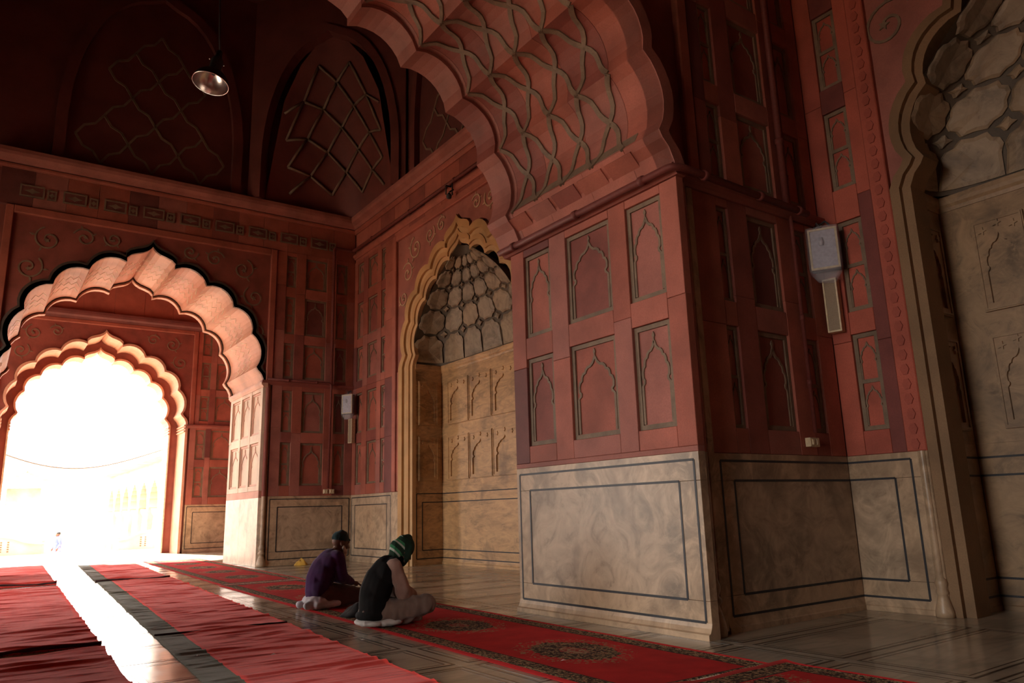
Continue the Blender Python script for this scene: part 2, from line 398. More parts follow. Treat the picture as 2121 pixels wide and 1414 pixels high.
for gi, gx in enumerate(GX):
    x1, x0 = gx, gx - 2.05 + .10
    slab3(x1+.002, x1+.098, -3, 20, -.02, -.0004, 'floor_strip', M['floor'][1], floor)
    for gj in range(-7, 19):
        y1 = 4.10 + .88*gj; y0 = y1 - .78
        if x0 < -3.3: x0 = -3.3
        s = slab3(x0, x1, y0, y1, -.02, random.uniform(-.0004, .0002), 'floor_slab', random.choice(M['floor']), floor)
        mk('inlay_border', *join([hrect(x0, x1, y0, y1, .020, -.02, .0006), hrect(x0+.055, x1-.055, y0+.055, y1-.055, .012, -.02, .0006)]), M['floor_line'], s)

# cross wall: the big pier and the arch springing from it --------------
FN = Fr((0, YN), (1, 0), (0, -1))
TH = YF - YN
pier = struct(wall_with_arches('wall_pier', FN, -3.4, 7.8, 14.2, [prof(CT, 1.035, segs=SEGS_T)], -T, -(TH-T), M['body']), 'red sandstone pier and cusped cross arch with panelled faces')
FP = Fr((XP, 0), (0, 1), (-1, 0))
dado(FP, pier, 4.42, YF, inl=(.06, .245))
box(FP, 4.42, YF, 1.55, 1.60, -T, .0, 'stone_band', M['red'][3], pier, .004)
grid(FP, pier, 4.42, YF, 1.60, 4.12, [(4.645, 5.13), (5.38, 6.09), (6.38, 6.87)], ROWS)
moulding(FP, pier, 4.38, YF+.1, 4.12, 4.22, .09, M['red'][2])
# near side
dado(FN, pier, 5.46, XQ, close=(True, False), inl=(.075, .25), plinth=.02)
grid(FN, pier, 5.46, XQ, 1.55, 4.12, [(5.81, 5.99), (6.29, 6.80), (7.08, 7.32)], ROWS, {0: 2, 2: 2})
moulding(FN, pier, 5.1, XQ, 4.12, 4.22, .09, M['red'][2])
box(FN, 5.36, 5.455, .02, 4.12, -T, .015, 'corner_strip', M['marble'][1], pier, .01)
colonnette(5.285, 4.535, 4.12, M['marble'][0], M['red'][3], pier)
# far side of the pier
FFs = Fr((0, YF), (1, 0), (0, 1))
dado(FFs, pier, 5.2, XQ, plinth=.02); grid(FFs, pier, 5.2, XQ, 1.55, 4.12, [(5.6, 6.0), (6.25, 6.95), (7.1, 7.4)], ROWS)
# upper near face: spandrel and strip over the side panels
grid(FN, pier, 5.62, XQ, 4.22, 8.4, [(5.80, 6.02), (6.29, 6.85), (7.1, 7.4)], UROWS, {0: 2})
prism(FN, [(5.45, 4.24), (5.45, 7.5), (-.8, 7.5), (-.8, 4.24)] + prof(CT, 1.05, segs=SEGS_T)[::-1], -T, -.05, 'spandrel_panel', M['red'][2], pier)
for a, b, c, d in ((5.45, 5.60, 4.22, 7.65), (-.8, 5.45, 7.5, 7.65)): box(FN, a, b, c, d, -T, .02, 'moulding', M['red'][0], pier, .015)
vines(FN, pier, [(4.95, 6.3, .3, 2, 1), (4.5, 6.85, .28, 1, -1), (3.8, 7.1, .25, 0, 1)], -.05, M['olive'])
# soffit of the cross arch: one stone lobe after another, then the net of ribs
ring(FN, prof(CT, 1.0, segs=SEGS_T), prof(CT, 1.055, segs=SEGS_T), -T, .13, 'arch_edge', M['red'][3], pier)
NB = [(.12, -.36), (-.365, -1.0), (-1.003, -1.7), (-1.703, -2.28)]
for q in NB: lobes(FN, pier, 1.0, 1.036, 0, 0, M['red'][:4], 'soffit_stone', CT, [q], segs=SEGS_T)
lobes(FN, pier, 1.0, 1.036, 0, 0, M['red'][2:4], 'soffit_stone', CT, [(-2.285, -2.36)], segs=SEGS_T)
lobes(FN, pier, .985, 1.036, 0, 0, M['red'][2:4], 'soffit_stone', CT, [(-2.36, -2.76)], segs=SEGS_T)
def seg_at(sg, t):
    L = [0]
    for a, b in zip(sg, sg[1:]): L.append(L[-1] + math.hypot(b[0]-a[0], b[1]-a[1]))
    d = t*L[-1]
    for i in range(len(sg)-1):
        if d <= L[i+1] or i == len(sg)-2:
            k = (d-L[i])/(L[i+1]-L[i]); a, b = sg[i], sg[i+1]
            tx, tz = (b[0]-a[0])/(L[i+1]-L[i]), (b[1]-a[1])/(L[i+1]-L[i])
            return (a[0]+(b[0]-a[0])*k, a[1]+(b[1]-a[1])*k), (tx, tz), L[-1]
def surf_strip(fr, sg, c, path, w, h, name, mat, par, pf=1.0, inward=1):
    P_, k = [], len(path)
    rows = []
    for i, (t, y) in enumerate(path):
        (x, z), (tx, tz), ln = seg_at(sg, max(0, min(1, t)))
        t2, y2 = path[min(i+1, k-1)]; t1, y1 = path[max(i-1, 0)]
        ds, dy = (t2-t1)*ln, y2-y1; l = math.hypot(ds, dy) or 1
        ps, py = -dy/l*w/2, ds/l*w/2
        nx, nz = -tz, tx          # inward normal (profile runs right-bottom -> apex -> left)
        for sgn in (1, -1):
            for hh in (-.01, h):
                rows.append(fr.p(c + x*pf + sgn*ps*tx + nx*hh, SP + (z-SP)*pf + sgn*ps*tz + nz*hh, y + sgn*py))
    f = []
    for i in range(k-1):
        a, b = i*4, (i+1)*4
        f += [(a, a+1, b+1, b), (a+2, a+3, b+3, b+2), (a+1, a+3, b+3, b+1), (a, a+2, b+2, b)]
    f += [(0, 1, 3, 2), (k*4-4, k*4-3, k*4-1, k*4-2)]
    return mk(name, rows, f, mat, par)
NY = [-.36 - .48*k for k in range(5)]
for sg in SEGS_T[1:-1]:
    for half in (0, 1):
        for k in range(5):
            for d in (-.24, .24):
                y0 = NY[k]; y1 = y0 + d
                if y1 > -.35 or y1 < -2.3: continue
                ta, tb = (0, .5) if half == 0 else (1, .5)
                path = []
                for i in range(7):
                    t = i/6; wob = .03*math.sin(t*2*math.pi)*(1 if d > 0 else -1)
                    path.append((ta+(tb-ta)*t, y0+(y1-y0)*t + wob))
                surf_strip(FN, sg, CT, path, .058, .016, 'lattice_rib', M['olive'], pier)

sp0, sp1 = SEGS_T[0], SEGS_T[1]
surf_strip(FN, sp1, CT, [(.14, -.2-.2*i) for i in range(11)], .20, .004, 'plaster_band', M['olive'], pier)
for i in range(5):
    y = -.28 - .44*i
    pb = surf_strip(FN, sp0, CT, [(.62, y), (.62, y-.05), (.62, y-.33), (.62, y-.38)], .20, .014, 'spring_block', M['red'][i % 4], pier)
# back wall with the tall arch -----------------------------------------
FB = Fr((0, YB), (1, 0), (0, -1))
back = struct(wall_with_arches('wall_back', FB, -3.4, 7.8, 14.2, [prof(CB, 1.035)], -T, -(YJ-YB-T), M['body']), 'dark red sandstone wall pierced by a tall cusped arch')
BC = [(5.80, 6.05), (6.29, 6.85), (7.10, 7.40)]
dado(FB, back, 5.56, XQ, inl=(.05, .23), plinth=.03)
grid(FB, back, 5.56, XQ, 1.55, 4.16, BC, ROWS, {0: 2})
grid(FB, back, 5.56, XQ, 4.24, 7.52, BC, UROWS, {0: 2})
moulding(FB, back, 5.3, XQ, 4.14, 4.24, .07, M['red'][2])
box(FB, 5.36, 5.555, 0, 4.14, -T, -.05, 'corner_strip', M['marble'][1], back)
colonnette(5.465, 17.66, 4.14, M['marble'][0], M['red'][2], back, .05)
prism(FB, [(5.40, 4.26), (5.40, 7.36), (.1, 7.36), (.1, 4.26)] + prof(CB, 1.045)[::-1], -T, -.05, 'spandrel_panel', M['red'][2], back)
for a, b, c, d in ((5.40, 5.55, 4.24, 7.52), (-.05, .1, 4.24, 7.52), (.1, 5.40, 7.36, 7.52)): box(FB, a, b, c, d, -T, .03, 'moulding', M['red'][0], back, .015)
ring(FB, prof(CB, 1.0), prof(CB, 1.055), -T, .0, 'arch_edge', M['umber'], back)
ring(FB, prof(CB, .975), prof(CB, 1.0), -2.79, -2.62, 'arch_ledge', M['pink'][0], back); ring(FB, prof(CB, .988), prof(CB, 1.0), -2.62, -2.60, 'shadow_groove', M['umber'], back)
vines(FB, back, [(5.05, 6.25, .27, 2.2, 1), (4.75, 6.9, .27, 1.2, -1), (4.1, 7.05, .22, .3, 1), (3.55, 7.12, .18, 0, -1), (.45, 6.25, .27, .9, -1), (.75, 6.9, .27, 1.9, 1), (1.4, 7.05, .22, 2.8, -1), (1.95, 7.12, .18, 3, 1), (5.15, 5.4, .18, 2, -1)], -.05, M['olive'])
bl = lobes(FB, back, 1.0, 1.036, 0, -(YJ-YB), M['pink'], 'arch_lobe', CB)
for o, sg in zip(bl[1:-1], SEGS[1:-1]):
    for n0 in (-.9, -1.35, -1.8):
        path = [(.06 + .88*i/10, n0 + (.13 if i % 2 else -.13)) for i in range(11)]
        surf_strip(FB, sg, CB, path, .028, .006, 'zigzag_line', M['cream_line'], o)
for cx_, nn, u0 in ((CB+HALF, (-1, 0), 0), (CB-HALF, (1, 0), 0)):
    FJ = Fr((cx_, 0), (0, 1), nn)
    for a, b in ((17.68, 19.1), (19.1, 20.38)): box(FJ, a, b-.003, 0, 1.52, -T, 0, 'jamb_slab', M['pale_marble'], back, .004)
    box(FJ, 17.68, 20.38, 1.52, 1.68, -T, -.002, 'stone_band', M['pink'][2], back, .004)
    grid(FJ, back, 17.68, 20.38, 1.68, 4.1, [(17.86, 18.54), (18.70, 19.36), (19.52, 20.2)], [(1.8, 2.8), (3.0, 4.0)], mats=M['pale_stone'], line=M['pink'][1], frame_mat=M['pink'][1])
    moulding(FJ, back, 17.6, 20.42, 4.08, 4.2, .06, M['pink'][1])
# frieze and cornice
for i in range(13):
    a = -.2 + .6*i
    box(FB, a+.002, a+.598, 7.52, 8.32, -T, -.01, 'stone_block', rs(), back, .004)
for i in range(10):
    a = .15 + .78*i
    for w, d in ((.44, 0), (.17, .49)):
        if a+d+w > 7.5: continue
        t = box(FB, a+d, a+d+w, 7.74, 8.0 if w > .3 else 7.96, -.05, .004, 'frieze_tile', M['red'][4], back, .004)
        rect_ring(FB, a+d, a+d+w, 7.74, 8.0 if w > .3 else 7.96, .03, -.05, .018, 'tile_border', M['olive'], t)
        z = 7.87 if w > .3 else 7.85; c = a+d+w/2
        prism(FB, [(c-w*.32, z), (c-w*.1, z-.03), (c, z-.06), (c+w*.1, z-.03), (c+w*.32, z), (c+w*.1, z+.03), (c, z+.06), (c-w*.1, z+.03)], -.05, .014, 'tile_flower', M['olive'], t)
moulding(FB, back, -.3, XQ, 8.32, 8.40, .05, M['red'][0]); moulding(FB, back, -.3, XQ, 8.42, 8.68, .22, M['red'][3], 'cornice')

# long wall on the right with the two prayer niches ---------------------
FQ = Fr((XQ, 0), (0, 1), (-1, 0))
NS, NZ = .79, .82
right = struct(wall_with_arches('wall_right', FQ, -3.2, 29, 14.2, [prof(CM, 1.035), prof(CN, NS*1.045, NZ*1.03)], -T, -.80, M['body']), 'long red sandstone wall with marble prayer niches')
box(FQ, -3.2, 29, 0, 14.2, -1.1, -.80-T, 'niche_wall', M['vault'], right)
QC = [(15.83, 16.05), (16.28, 16.82), (17.10, 17.45)]
dado(FQ, right, 15.42, YB, inl=(.06, .25), plinth=.03, mats=M['marble'][::-1])
grid(FQ, right, 15.42, YB, 1.55, 4.16, QC, ROWS, {0: 2})
grid(FQ, right, 15.42, YB, 4.16, 7.52, QC, UROWS, {0: 2})
QM = [(2*CN-b, 2*CN-a) for a, b in reversed(QC)]
dado(FQ, right, YF, 9.58, inl=(.06, .25), plinth=.03); grid(FQ, right, YF, 9.58, 1.55, 7.52, [q for q in QM if q[0] > YF+.2], ROWS + UROWS)
o1 = prof(CN, 1.0)
prism(FQ, [(15.25, 4.22), (15.25, 7.36), (9.75, 7.36), (9.75, 4.22)] + prof(CN, 1.012)[::-1], -T, -.05, 'spandrel_panel', M['red'][3], right)
for a, b, c, d in ((15.25, 15.42, 1.55, 7.52), (9.58, 9.75, 1.55, 7.52), (9.75, 15.25, 7.36, 7.52), (15.11, 15.25, 1.55, 4.22), (9.75, 9.89, 1.55, 4.22)): box(FQ, a, b, c, d, -T, .02 if b-a > .15 else -.02, 'moulding', M['red'][1], right, .015)
for a, b in ((15.11, 15.42), (9.58, 9.89)): box(FQ, a, b, 0, 1.55, -T, .0, 'dado_border', M['marble'][1], right, .01)
vines(FQ, right, [(14.95, 5.9, .2, .4, -1), (14.75, 6.45, .27, .6, 1), (14.35, 6.95, .3, 1.2, -1), (13.7, 7.05, .22, 2.4, 1), (13.2, 7.12, .18, 2.6, -1), (10.05, 5.9, .2, 2.6, 1), (10.25, 6.45, .27, 2.5, -1), (10.65, 6.95, .3, 1.9, 1), (11.3, 7.05, .22, .7, -1), (11.8, 7.12, .18, .5, 1)], -.05, M['pale_line'], .032)
steps = [(1.0, 1.0, .93, .938, .015, M['ochre'][0]), (.93, .938, .875, .895, -.04, M['ochre'][1]), (.875, .895, .83, .855, -.015, M['ochre'][0]), (.83, .855, NS-.004, NZ-.003, -.05, M['ochre'][1])]
for s0, z0, s1, z1, n, mt in steps: ring(FQ, jambs(prof(CN, s0, z0)), jambs(prof(CN, s1, z1)), -.14, n, 'arch_moulding', mt, right)
for i in range(int((YB-YF)/.75)):
    a = YF + .75*i
    box(FQ, a+.002, min(a+.748, YB), 7.52, 8.3, -T, -.01, 'stone_block', rs(), right, .004)
moulding(FQ, right, YF, YB, 7.60, 7.72, .06, M['red'][1]); moulding(FQ, right, YF, YB, 8.3, 8.40, .05, M['red'][0]); moulding(FQ, right, YF, YB, 8.42, 8.68, .22, M['red'][3], 'cornice')
# near bay strip
dado(FQ, right, 3.80, YN, inl=(.08, .26), plinth=.02, close=(True, False), mats=M['marble'])
grid(FQ, right, 3.90, YN, 1.55, 8.4, [(4.05, 4.335)], [(1.80, 2.84), (3.09, 4.12), (4.5, 5.45), (5.75, 6.7)], {0: 2}, mats=M['vivid'][:1]*4 + M['vivid'])
box(FQ, 3.70, 3.898, 1.55, 7.6, -T, .015, 'border_strip', M['vivid'][0], right, .01)
for i in range(40):
    z = 1.62 + i*.15
    prism(FQ, [(3.80+.045*math.cos(q), z+.06*math.sin(q)) for q in [k*math.pi/3 for k in range(6)]], .0, .028, 'carved_leaf', M['vivid'][1], right)
box(FQ, 3.70, 3.80, 0, 1.55, -T, .02, 'dado_border', M['marble'][1], right, .01)
lathe([(0, 0), (.085, 0), (.085, .05), (.06, .14), (.045, .2), (.06, .22), (.045, .26), (.06, .3), (.05, .34), (.035, .36), (.035, 1.55)], (7.585, 3.75, 0), 'colonnette_shaft', M['marble'][1], right, 12)
pn = prof(CM, 1.0)
ring(FQ, jambs(prof(CM, 1.0)), jambs(prof(CM, 1.04)), -T, .0, 'arch_moulding', M['brown_ochre'], right)
ring(FQ, jambs(prof(CM, .965)), jambs(prof(CM, 1.0)), -.35, -.06, 'arch_moulding', M['brown_ochre'], right)
prism(FQ, [(3.70, 4.22), (3.70, 7.6), (-2.0, 7.6), (-2.0, 4.22)] + prof(CM, 1.04)[::-1], -T, -.05, 'spandrel_panel', M['red'][3], right)
vines(FQ, right, [(3.48, 6.15, .3, 2.6, -1), (3.1, 6.9, .35, 1.4, 1), (2.4, 7.2, .25, 1, -1)], -.05, M['olive'], .03)

# niches: jambs, cartouches, net vault -----------------------------------
def cartouche(fr, par, u0, u1, z0, z1, mat):
    inner = outline_pts(u0+.07, u1-.07, z0+.08, z0+(z1-z0)*.86); outer = [(u0, z0), (u1, z0), (u1, z1), (u0, z1)]
    loops = outer + inner; k, q = len(loops), len(inner)
    tri = tessellate_polygon([[Vector((u, z, 0)) for u, z in outer], [Vector((u, z, 0)) for u, z in inner]])
    v = [fr.p(u, z, -.02) for u, z in loops] + [fr.p(u, z, .034) for u, z in loops]
    f = [tuple(t) for t in tri] + [tuple(i+k for i in t) for t in tri] + [(i, (i+1) % 4, k+(i+1) % 4, k+i) for i in range(4)]
    f += [(4+i, 4+(i+1) % q, k+4+(i+1) % q, k+4+i) for i in range(q)]
    p = mk('cartouche_panel', v, f, mat, par)
    prism(fr, inner, -.02, .004, 'cartouche_field', mat, p)
    rect_ring(fr, u0+.012, u1-.012, z0+.012, z1-.012, .02, .0, .046, 'panel_frame', mat, p)
    c, w = (u0+u1)/2, u1-u0
    for dx in (-.30, 0, .30):
        zc = z1 - (.07 if dx == 0 else .12); r = .045
        prism(fr, [(c+dx*w+r*(1 if i % 2 else .45)*math.cos(i*math.pi/5), zc+r*(1 if i % 2 else .45)*math.sin(i*math.pi/5)) for i in range(10)], 0, .052, 'floret', mat, p)
    return p
def niche(cy, half, ncell, dep, apex, vault_half, ncols, mt, rows=((.015, .30), (.30, .52), (.52, .69), (.69, .82), (.82, .92))):
    FBk = Fr((XQ+dep, 0), (0, 1), (-1, 0))
    a, b = cy-half, cy+half
    dado(FBk, right, a, b, mats=[mt, mt], close=(False, False), plinth=.03, zt=1.62)
    box(FBk, a, b, 1.62, 4.32, -T, -.005, 'niche_slab', mt, right)
    w = (b-a-.6)/ncell
    for z0, z1 in ((1.75, 2.70), (2.95, 3.92)):
        for i in range(ncell): cartouche(FBk, right, a+.3+w*i+.012, a+.3+w*(i+1)-.012, z0, z1, mt)
    moulding(FBk, right, a, b, 4.14, 4.30, .04, mt)
    for sy, n in ((b, (0, -1)), (a, (0, 1))):
        FJ = Fr((0, sy), (1, 0), n)
        dado(FJ, right, XQ+.10, XQ+dep, mats=[mt, mt], close=(True, False), inl=(.06, .2), plinth=.02, zt=1.62)
        box(FJ, XQ+.10, XQ+dep, 1.62, 4.3, -.06, -.002, 'niche_slab', mt, right)
        for z0, z1 in ((1.75, 2.70), (2.95, 3.92)): cartouche(FJ, right, XQ+.2, XQ+dep-.12, z0, z1, mt)
        moulding(FJ, right, XQ+.12, XQ+dep, 4.14, 4.30, .04, mt)
    z0 = 4.30
    def plan(t):
        w_ = vault_half*max(.02, 1-t**2.1); D = dep*(1-.82*t**1.6); p = 7-4.6*min(1, t*1.2)
        pts = []
        for i in range(121):
            q = -math.pi/2 + math.pi*i/120; s, c = math.sin(q), math.cos(q)
            pts.append((math.copysign(abs(s)**(2/p), s)*w_, abs(c)**(2/p)*D))
        L = [0]
        for u, v in zip(pts, pts[1:]): L.append(L[-1]+math.hypot(v[0]-u[0], v[1]-u[1]))
        return pts, L
    cache = {}
    def S(a_, t, h=0):
        key = round(t, 4)
        if key not in cache: cache[key] = plan(key)
        pts, L = cache[key]; d = a_*L[-1]
        lo, hi = 0, 120
        while hi-lo > 1:
            mid = (lo+hi)//2
            if L[mid] <= d: lo = mid
            else: hi = mid
        k = (d-L[lo])/max(1e-6, L[hi]-L[lo]); y = pts[lo][0]+(pts[hi][0]-pts[lo][0])*k; x = pts[lo][1]+(pts[hi][1]-pts[lo][1])*k
        z = z0+(apex-z0)*t
        v = Vector((XQ+.06+x, cy+y, z))
        if h:
            tgt = Vector((XQ-.3, cy, z-.5)); v = v + (tgt-v).normalized()*h
        return v
    V, Fc, na, nt = [], [], 48, 22
    for j in range(nt+1):
        for i in range(na+1): V.append(S(i/na, j/nt*.985))
    for j in range(nt):
        for i in range(na): Fc.append((j*(na+1)+i, j*(na+1)+i+1, (j+1)*(na+1)+i+1, (j+1)*(na+1)+i))
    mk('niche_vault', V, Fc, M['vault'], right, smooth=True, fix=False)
    SH = [(-.42, -1), (0, -.93), (.42, -1), (.60, -.74), (.86, -.62), (1.0, -.34), (.93, 0), (1.0, .34), (.86, .62), (.60, .74), (.42, 1), (0, .93), (-.42, 1), (-.60, .74), (-.86, .62), (-1.0, .34), (-.93, 0), (-1.0, -.34), (-.86, -.62), (-.60, -.74)]
    for ri, (t0, t1) in enumerate(rows):
        tm, ht = (t0+t1)/2, (t1-t0)/2
        for k in range(ncols):
            am, ha = (k+.5)/ncols, .5/ncols
            sh = SH if ri else [(x, y if y > -.3 else -.98) for x, y in SH]
            pa = [(am+x*ha*.95, tm+y*ht*.94) for x, y in sh]; q = len(pa)
            v = [S(*p) for p in pa] + [S(*p, .035) for p in pa] + [S(am+(p[0]-am)*.82, tm+(p[1]-tm)*.82, .055) for p in pa] + [S(am, tm, .062)]
            f = [(r*q+i, r*q+(i+1) % q, (r+1)*q+(i+1) % q, (r+1)*q+i) for r in (0, 1) for i in range(q)] + [(2*q+i, 2*q+(i+1) % q, 3*q) for i in range(q)]
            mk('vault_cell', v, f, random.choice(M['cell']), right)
            if ri and k:
                a0 = k/ncols; ra, rt = ha*.30, ht*.24
                pa = [(a0, t0-rt*1.2), (a0+ra*.4, t0-rt*.45), (a0+ra, t0), (a0+ra*.4, t0+rt*.45), (a0, t0+rt*1.2), (a0-ra*.4, t0+rt*.45), (a0-ra, t0), (a0-ra*.4, t0-rt*.45)]
                q = 8; v = [S(*p) for p in pa] + [S(*p, .045) for p in pa] + [S(a0, t0, .07)]
                mk('vault_star', v, [(i, (i+1) % q, q+(i+1) % q, q+i) for i in range(q)] + [(q+i, q+(i+1) % q, 2*q) for i in range(q)], random.choice(M['cell']), right)
niche(CN, HALF*NS, 4, .80, 6.50, HALF*NS, 7, M['gold_marble'])
niche(CM, HALF, 9, .80, 7.0, HALF, 10, M['dimmed_marble'], ((.012, .21), (.21, .38), (.38, .53), (.53, .66), (.66, .77), (.77, .86), (.86, .93)))

# end wall and its doubled arch ------------------------------------------
FE = Fr((0, YE), (1, 0), (0, -1))
end = struct(wall_with_arches('wall_end', FE, -3.4, 7.8, 10.2, [prof(CE, 1.03)], -T, -1.2, M['body']), 'inner red sandstone wall round the bright doorway arch')
dado(FE, end, 5.78, XQ, plinth=.03, inl=(.06, .25)); grid(FE, end, 5.78, XQ, 1.55, 4.1, [(5.98, 6.3), (6.48, 7.2)], ROWS, {0: 2})
grid(FE, end, 5.9, XQ, 4.2, 7.45, [(6.05, 6.35), (6.55, 7.2)], UROWS, {0: 2})
moulding(FE, end, 5.66, XQ, 4.08, 4.2, .07, M['red'][2])
prism(FE, [(5.74, 4.22), (5.74, 7.32), (.3, 7.32), (.3, 4.22)] + prof(CE, 1.035)[::-1], -T, -.05, 'spandrel_panel', M['red'][2], end)
for a, b, c, d in ((5.74, 5.89, 4.2, 7.45), (.15, .3, 4.2, 7.45), (.3, 5.74, 7.32, 7.45)): box(FE, a, b, c, d, -T, .03, 'moulding', M['red'][0], end, .015)
moulding(FE, end, -.4, XQ, 7.45, 7.72, .12, M['red'][4])
for i in range(9): box(FE, -.4+.9*i, -.4+.9*i+.897, 7.72, 9.2, -T, random.uniform(-.02, 0), 'stone_block', random.choice(M['red'][:2]), end, .004)
vines(FE, end, [(5.35, 6.3, .25, 2.2, 1), (5.05, 6.9, .25, 1.2, -1), (4.45, 7.0, .2, .3, 1), (.75, 6.3, .25, .9, -1), (1.05, 6.9, .25, 1.9, 1), (1.65, 7.0, .2, 2.8, -1)], -.05, M['olive'])
ring(FE, jambs(prof(CE, 1.0)), jambs(prof(CE, 1.03)), -1.2, .02, 'arch_moulding', M['pink'][0], end)
end2 = wall_with_arches('inner_order', FE, -.5, 7.8, 10, [prof(CE, .90)], -1.2, -2.0, M['red'][2]); end2.parent = end
ring(FE, prof(CE, .88), prof(CE, .905), -1.98, -1.12, 'arch_moulding', M['pink'][0], end)
for s in (1, -1):
    FJ = Fr((CE+s*HALF*.90, 0), (0, 1), (-s, 0)); box(FJ, YE+1.15, YE+1.98, 0, SP, -.02, .03, 'jamb_slab', M['pale_marble'], end, .01)
    for z in (3.95, 4.05, 4.14): box(FJ, YE+1.12, YE+2.0, z, z+.05, 0, .06, 'capital_moulding', M['pink'][0], end, .01)
    FJ = Fr((CE+s*HALF, 0), (0, 1), (-s, 0))
    for z in (3.95, 4.05, 4.14): box(FJ, YE-.04, YE+1.15, z, z+.05, -.02, .05, 'capital_moulding', M['pink'][0], end, .01)

# unseen sides and roof ---------------------------------------------------
FL = Fr((-3.4, 0), (0, 1), (1, 0))
left = struct(wall_with_arches('wall_left', FL, -3.2, 29, 14.2, [prof(3.1, .58, .55), prof(14.0, .90, .48), prof(23.7, 1.15, .5)], -.6, 0, M['body']), 'unseen red sandstone arcade wall open to the courtyard')  # out of view; openings sized and moved to shape the light indoors
struct(slab3(-3.5, 8.6, -3.4, -3.1, 0, 14.2, 'wall_front', M['body'], None), 'plain red sandstone wall behind the viewer')
ceil = struct(slab3(-4.1, 8.8, -3.5, 20.4, 14.2, 14.5, 'ceiling', M['shade_red'][1], None), 'high dark red sandstone ceiling')
slab3(-4.1, 8.8, 20.3, 29, 10.1, 10.4, 'vault_slab', M['body'], ceil)
slab3(-10.5, -3.4, -8, 21, 6.3, 6.6, 'sky_blocker', M['body'], ceil)  # roof slab added out of view to block high sky light
struct(slab3(-10.5, -3.4, -8, 34, -1.2, -.01, 'floor_added', M['floor'][1], None), 'added unseen marble floor beneath the sky blocking roof')  # added with the slab above to keep the ground outside in shade
# corner squinches and blind arches under the ceiling
def parch(c, half, z0, zt, k=12):
    pts = [(c+half, z0), (c+half, z0+(zt-z0)*.25)]
    for i in range(1, k): q = i/k; pts.append((c+half*math.cos(q*math.pi/2)**.9, z0+(zt-z0)*(.25+.75*math.sin(q*math.pi/2)**1.05)))
    pts.append((c, zt+.12)); return pts + [(2*c-x, z) for x, z in reversed(pts[:-1])]
def net(fr, par, c, half, z0, zt, n):
    du, dz, nj = half*.30, (zt-z0)*.13, 6
    ok = lambda i, j: abs(i*du) < half*(.97 - (j/nj)**2*.62)
    for i in range(-3, 4):
        for j in range(nj):
            if (i+j) % 2: continue
            for d in (-1, 1):
                if not (ok(i, j) and ok(i+d, j+1)): continue
                u, z = c+i*du, z0+.15+dz*j
                strip(fr, [(u, z), (u+d*du*.3, z+dz*.42), (u+d*du*.7, z+dz*.58), (u+d*du, z+dz)], .05, n, n+.03, 'lattice_rib', M['olive'], par)
def blind(fr, par, c, half, z0, zt):
    ring(fr, parch(c, half, z0, zt), parch(c, half+.22, z0, zt+.22), -T, .06, 'blind_arch', M['red'][2], par); net(fr, par, c, half, z0, zt, -T)
keep = M['red']; M['red'] = M['shade_red']*3  # upper parts take the sandstone with shade in its colour
box(FB, -3.3, XQ, 8.68, 14.2, -T, -.08, 'upper_wall', M['shade_red'][0], back); box(FQ, YF, YB, 8.68, 14.2, -T, -.08, 'upper_wall', M['shade_red'][1], right)
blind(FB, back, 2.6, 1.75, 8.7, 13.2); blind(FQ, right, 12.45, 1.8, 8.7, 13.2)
dg = math.sqrt(.5)
FD = Fr((4.75, YB), (dg, -dg), (-dg, -dg)); LD = 2.85/dg
pa = parch(LD/2, LD/2-.35, 8.7, 12.9)
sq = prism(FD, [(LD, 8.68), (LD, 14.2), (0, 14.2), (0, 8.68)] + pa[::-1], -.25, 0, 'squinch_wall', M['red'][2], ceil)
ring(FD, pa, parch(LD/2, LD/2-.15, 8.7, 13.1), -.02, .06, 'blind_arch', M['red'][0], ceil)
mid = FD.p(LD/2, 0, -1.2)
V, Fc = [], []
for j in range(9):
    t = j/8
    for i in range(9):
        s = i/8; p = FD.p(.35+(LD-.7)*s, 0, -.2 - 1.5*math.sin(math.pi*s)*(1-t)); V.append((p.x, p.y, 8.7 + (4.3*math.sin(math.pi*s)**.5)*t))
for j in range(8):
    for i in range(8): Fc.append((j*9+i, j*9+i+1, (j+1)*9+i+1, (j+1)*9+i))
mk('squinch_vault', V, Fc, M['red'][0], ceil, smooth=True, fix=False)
for i in range(1, 8, 1):
    for j in range(1, 7):
        if (i+j) % 2: continue
        for di in (-1, 1):
            if not 0 < i+di < 8: continue
            a = Vector(V[j*9+i]); b = Vector(V[(j+1)*9+i+di]); nv = FD.nv
            tube([a+nv*.03, (a+b)/2+nv*.05, b+nv*.03], .035, 'lattice_rib', M['olive'], ceil, 5)

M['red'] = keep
# ------------------------------------------------------------------ courtyard beyond the doorway and beside the hall
M['court'] = stone('court_paving', (.34, .24, .18), scale=.6)
M['cream'] = stone('cream_plaster', (.80, .68, .48), scale=1.0)
M['pinkwall'] = stone('court_sandstone', (.64, .44, .35), scale=.8)
court = struct(slab3(-60, 60, -30, 110, -1.6, -1.1, 'floor_courtyard', M['court'], None), 'sunlit paved courtyard below the hall terrace')
FA = Fr((8.4, 0), (0, 1), (-1, 0))
arcade = empty('arcade_building', (8.4, 36, -1.1), label='long pale arcade with columns seen through the bright doorway', cat='building')
def local(o, par):
    o.parent = par; o.matrix_parent_inverse = par.matrix_basis.inverted(); return o
ops = [prof(37.6+3.2*i, .5, .62, -2.6) for i in range(9)]
local(wall_with_arches('arcade_wall', FA, 35.5, 65, 4.4, ops, -.6, 0, M['pinkwall'], -1.1), arcade)
local(box(FA, 35.5, 65, -1.1, 4.4, -4.0, -3.4, 'rear_wall', M['pinkwall'], None), arcade)
local(box(FA, 35.4, 65.1, 4.3, 4.45, -4.0, .7, 'eave', M['cream'], None), arcade)
local(box(FA, 35.4, 65.1, 4.45, 5.4, -.5, .05, 'parapet', M['cream'], None), arcade)
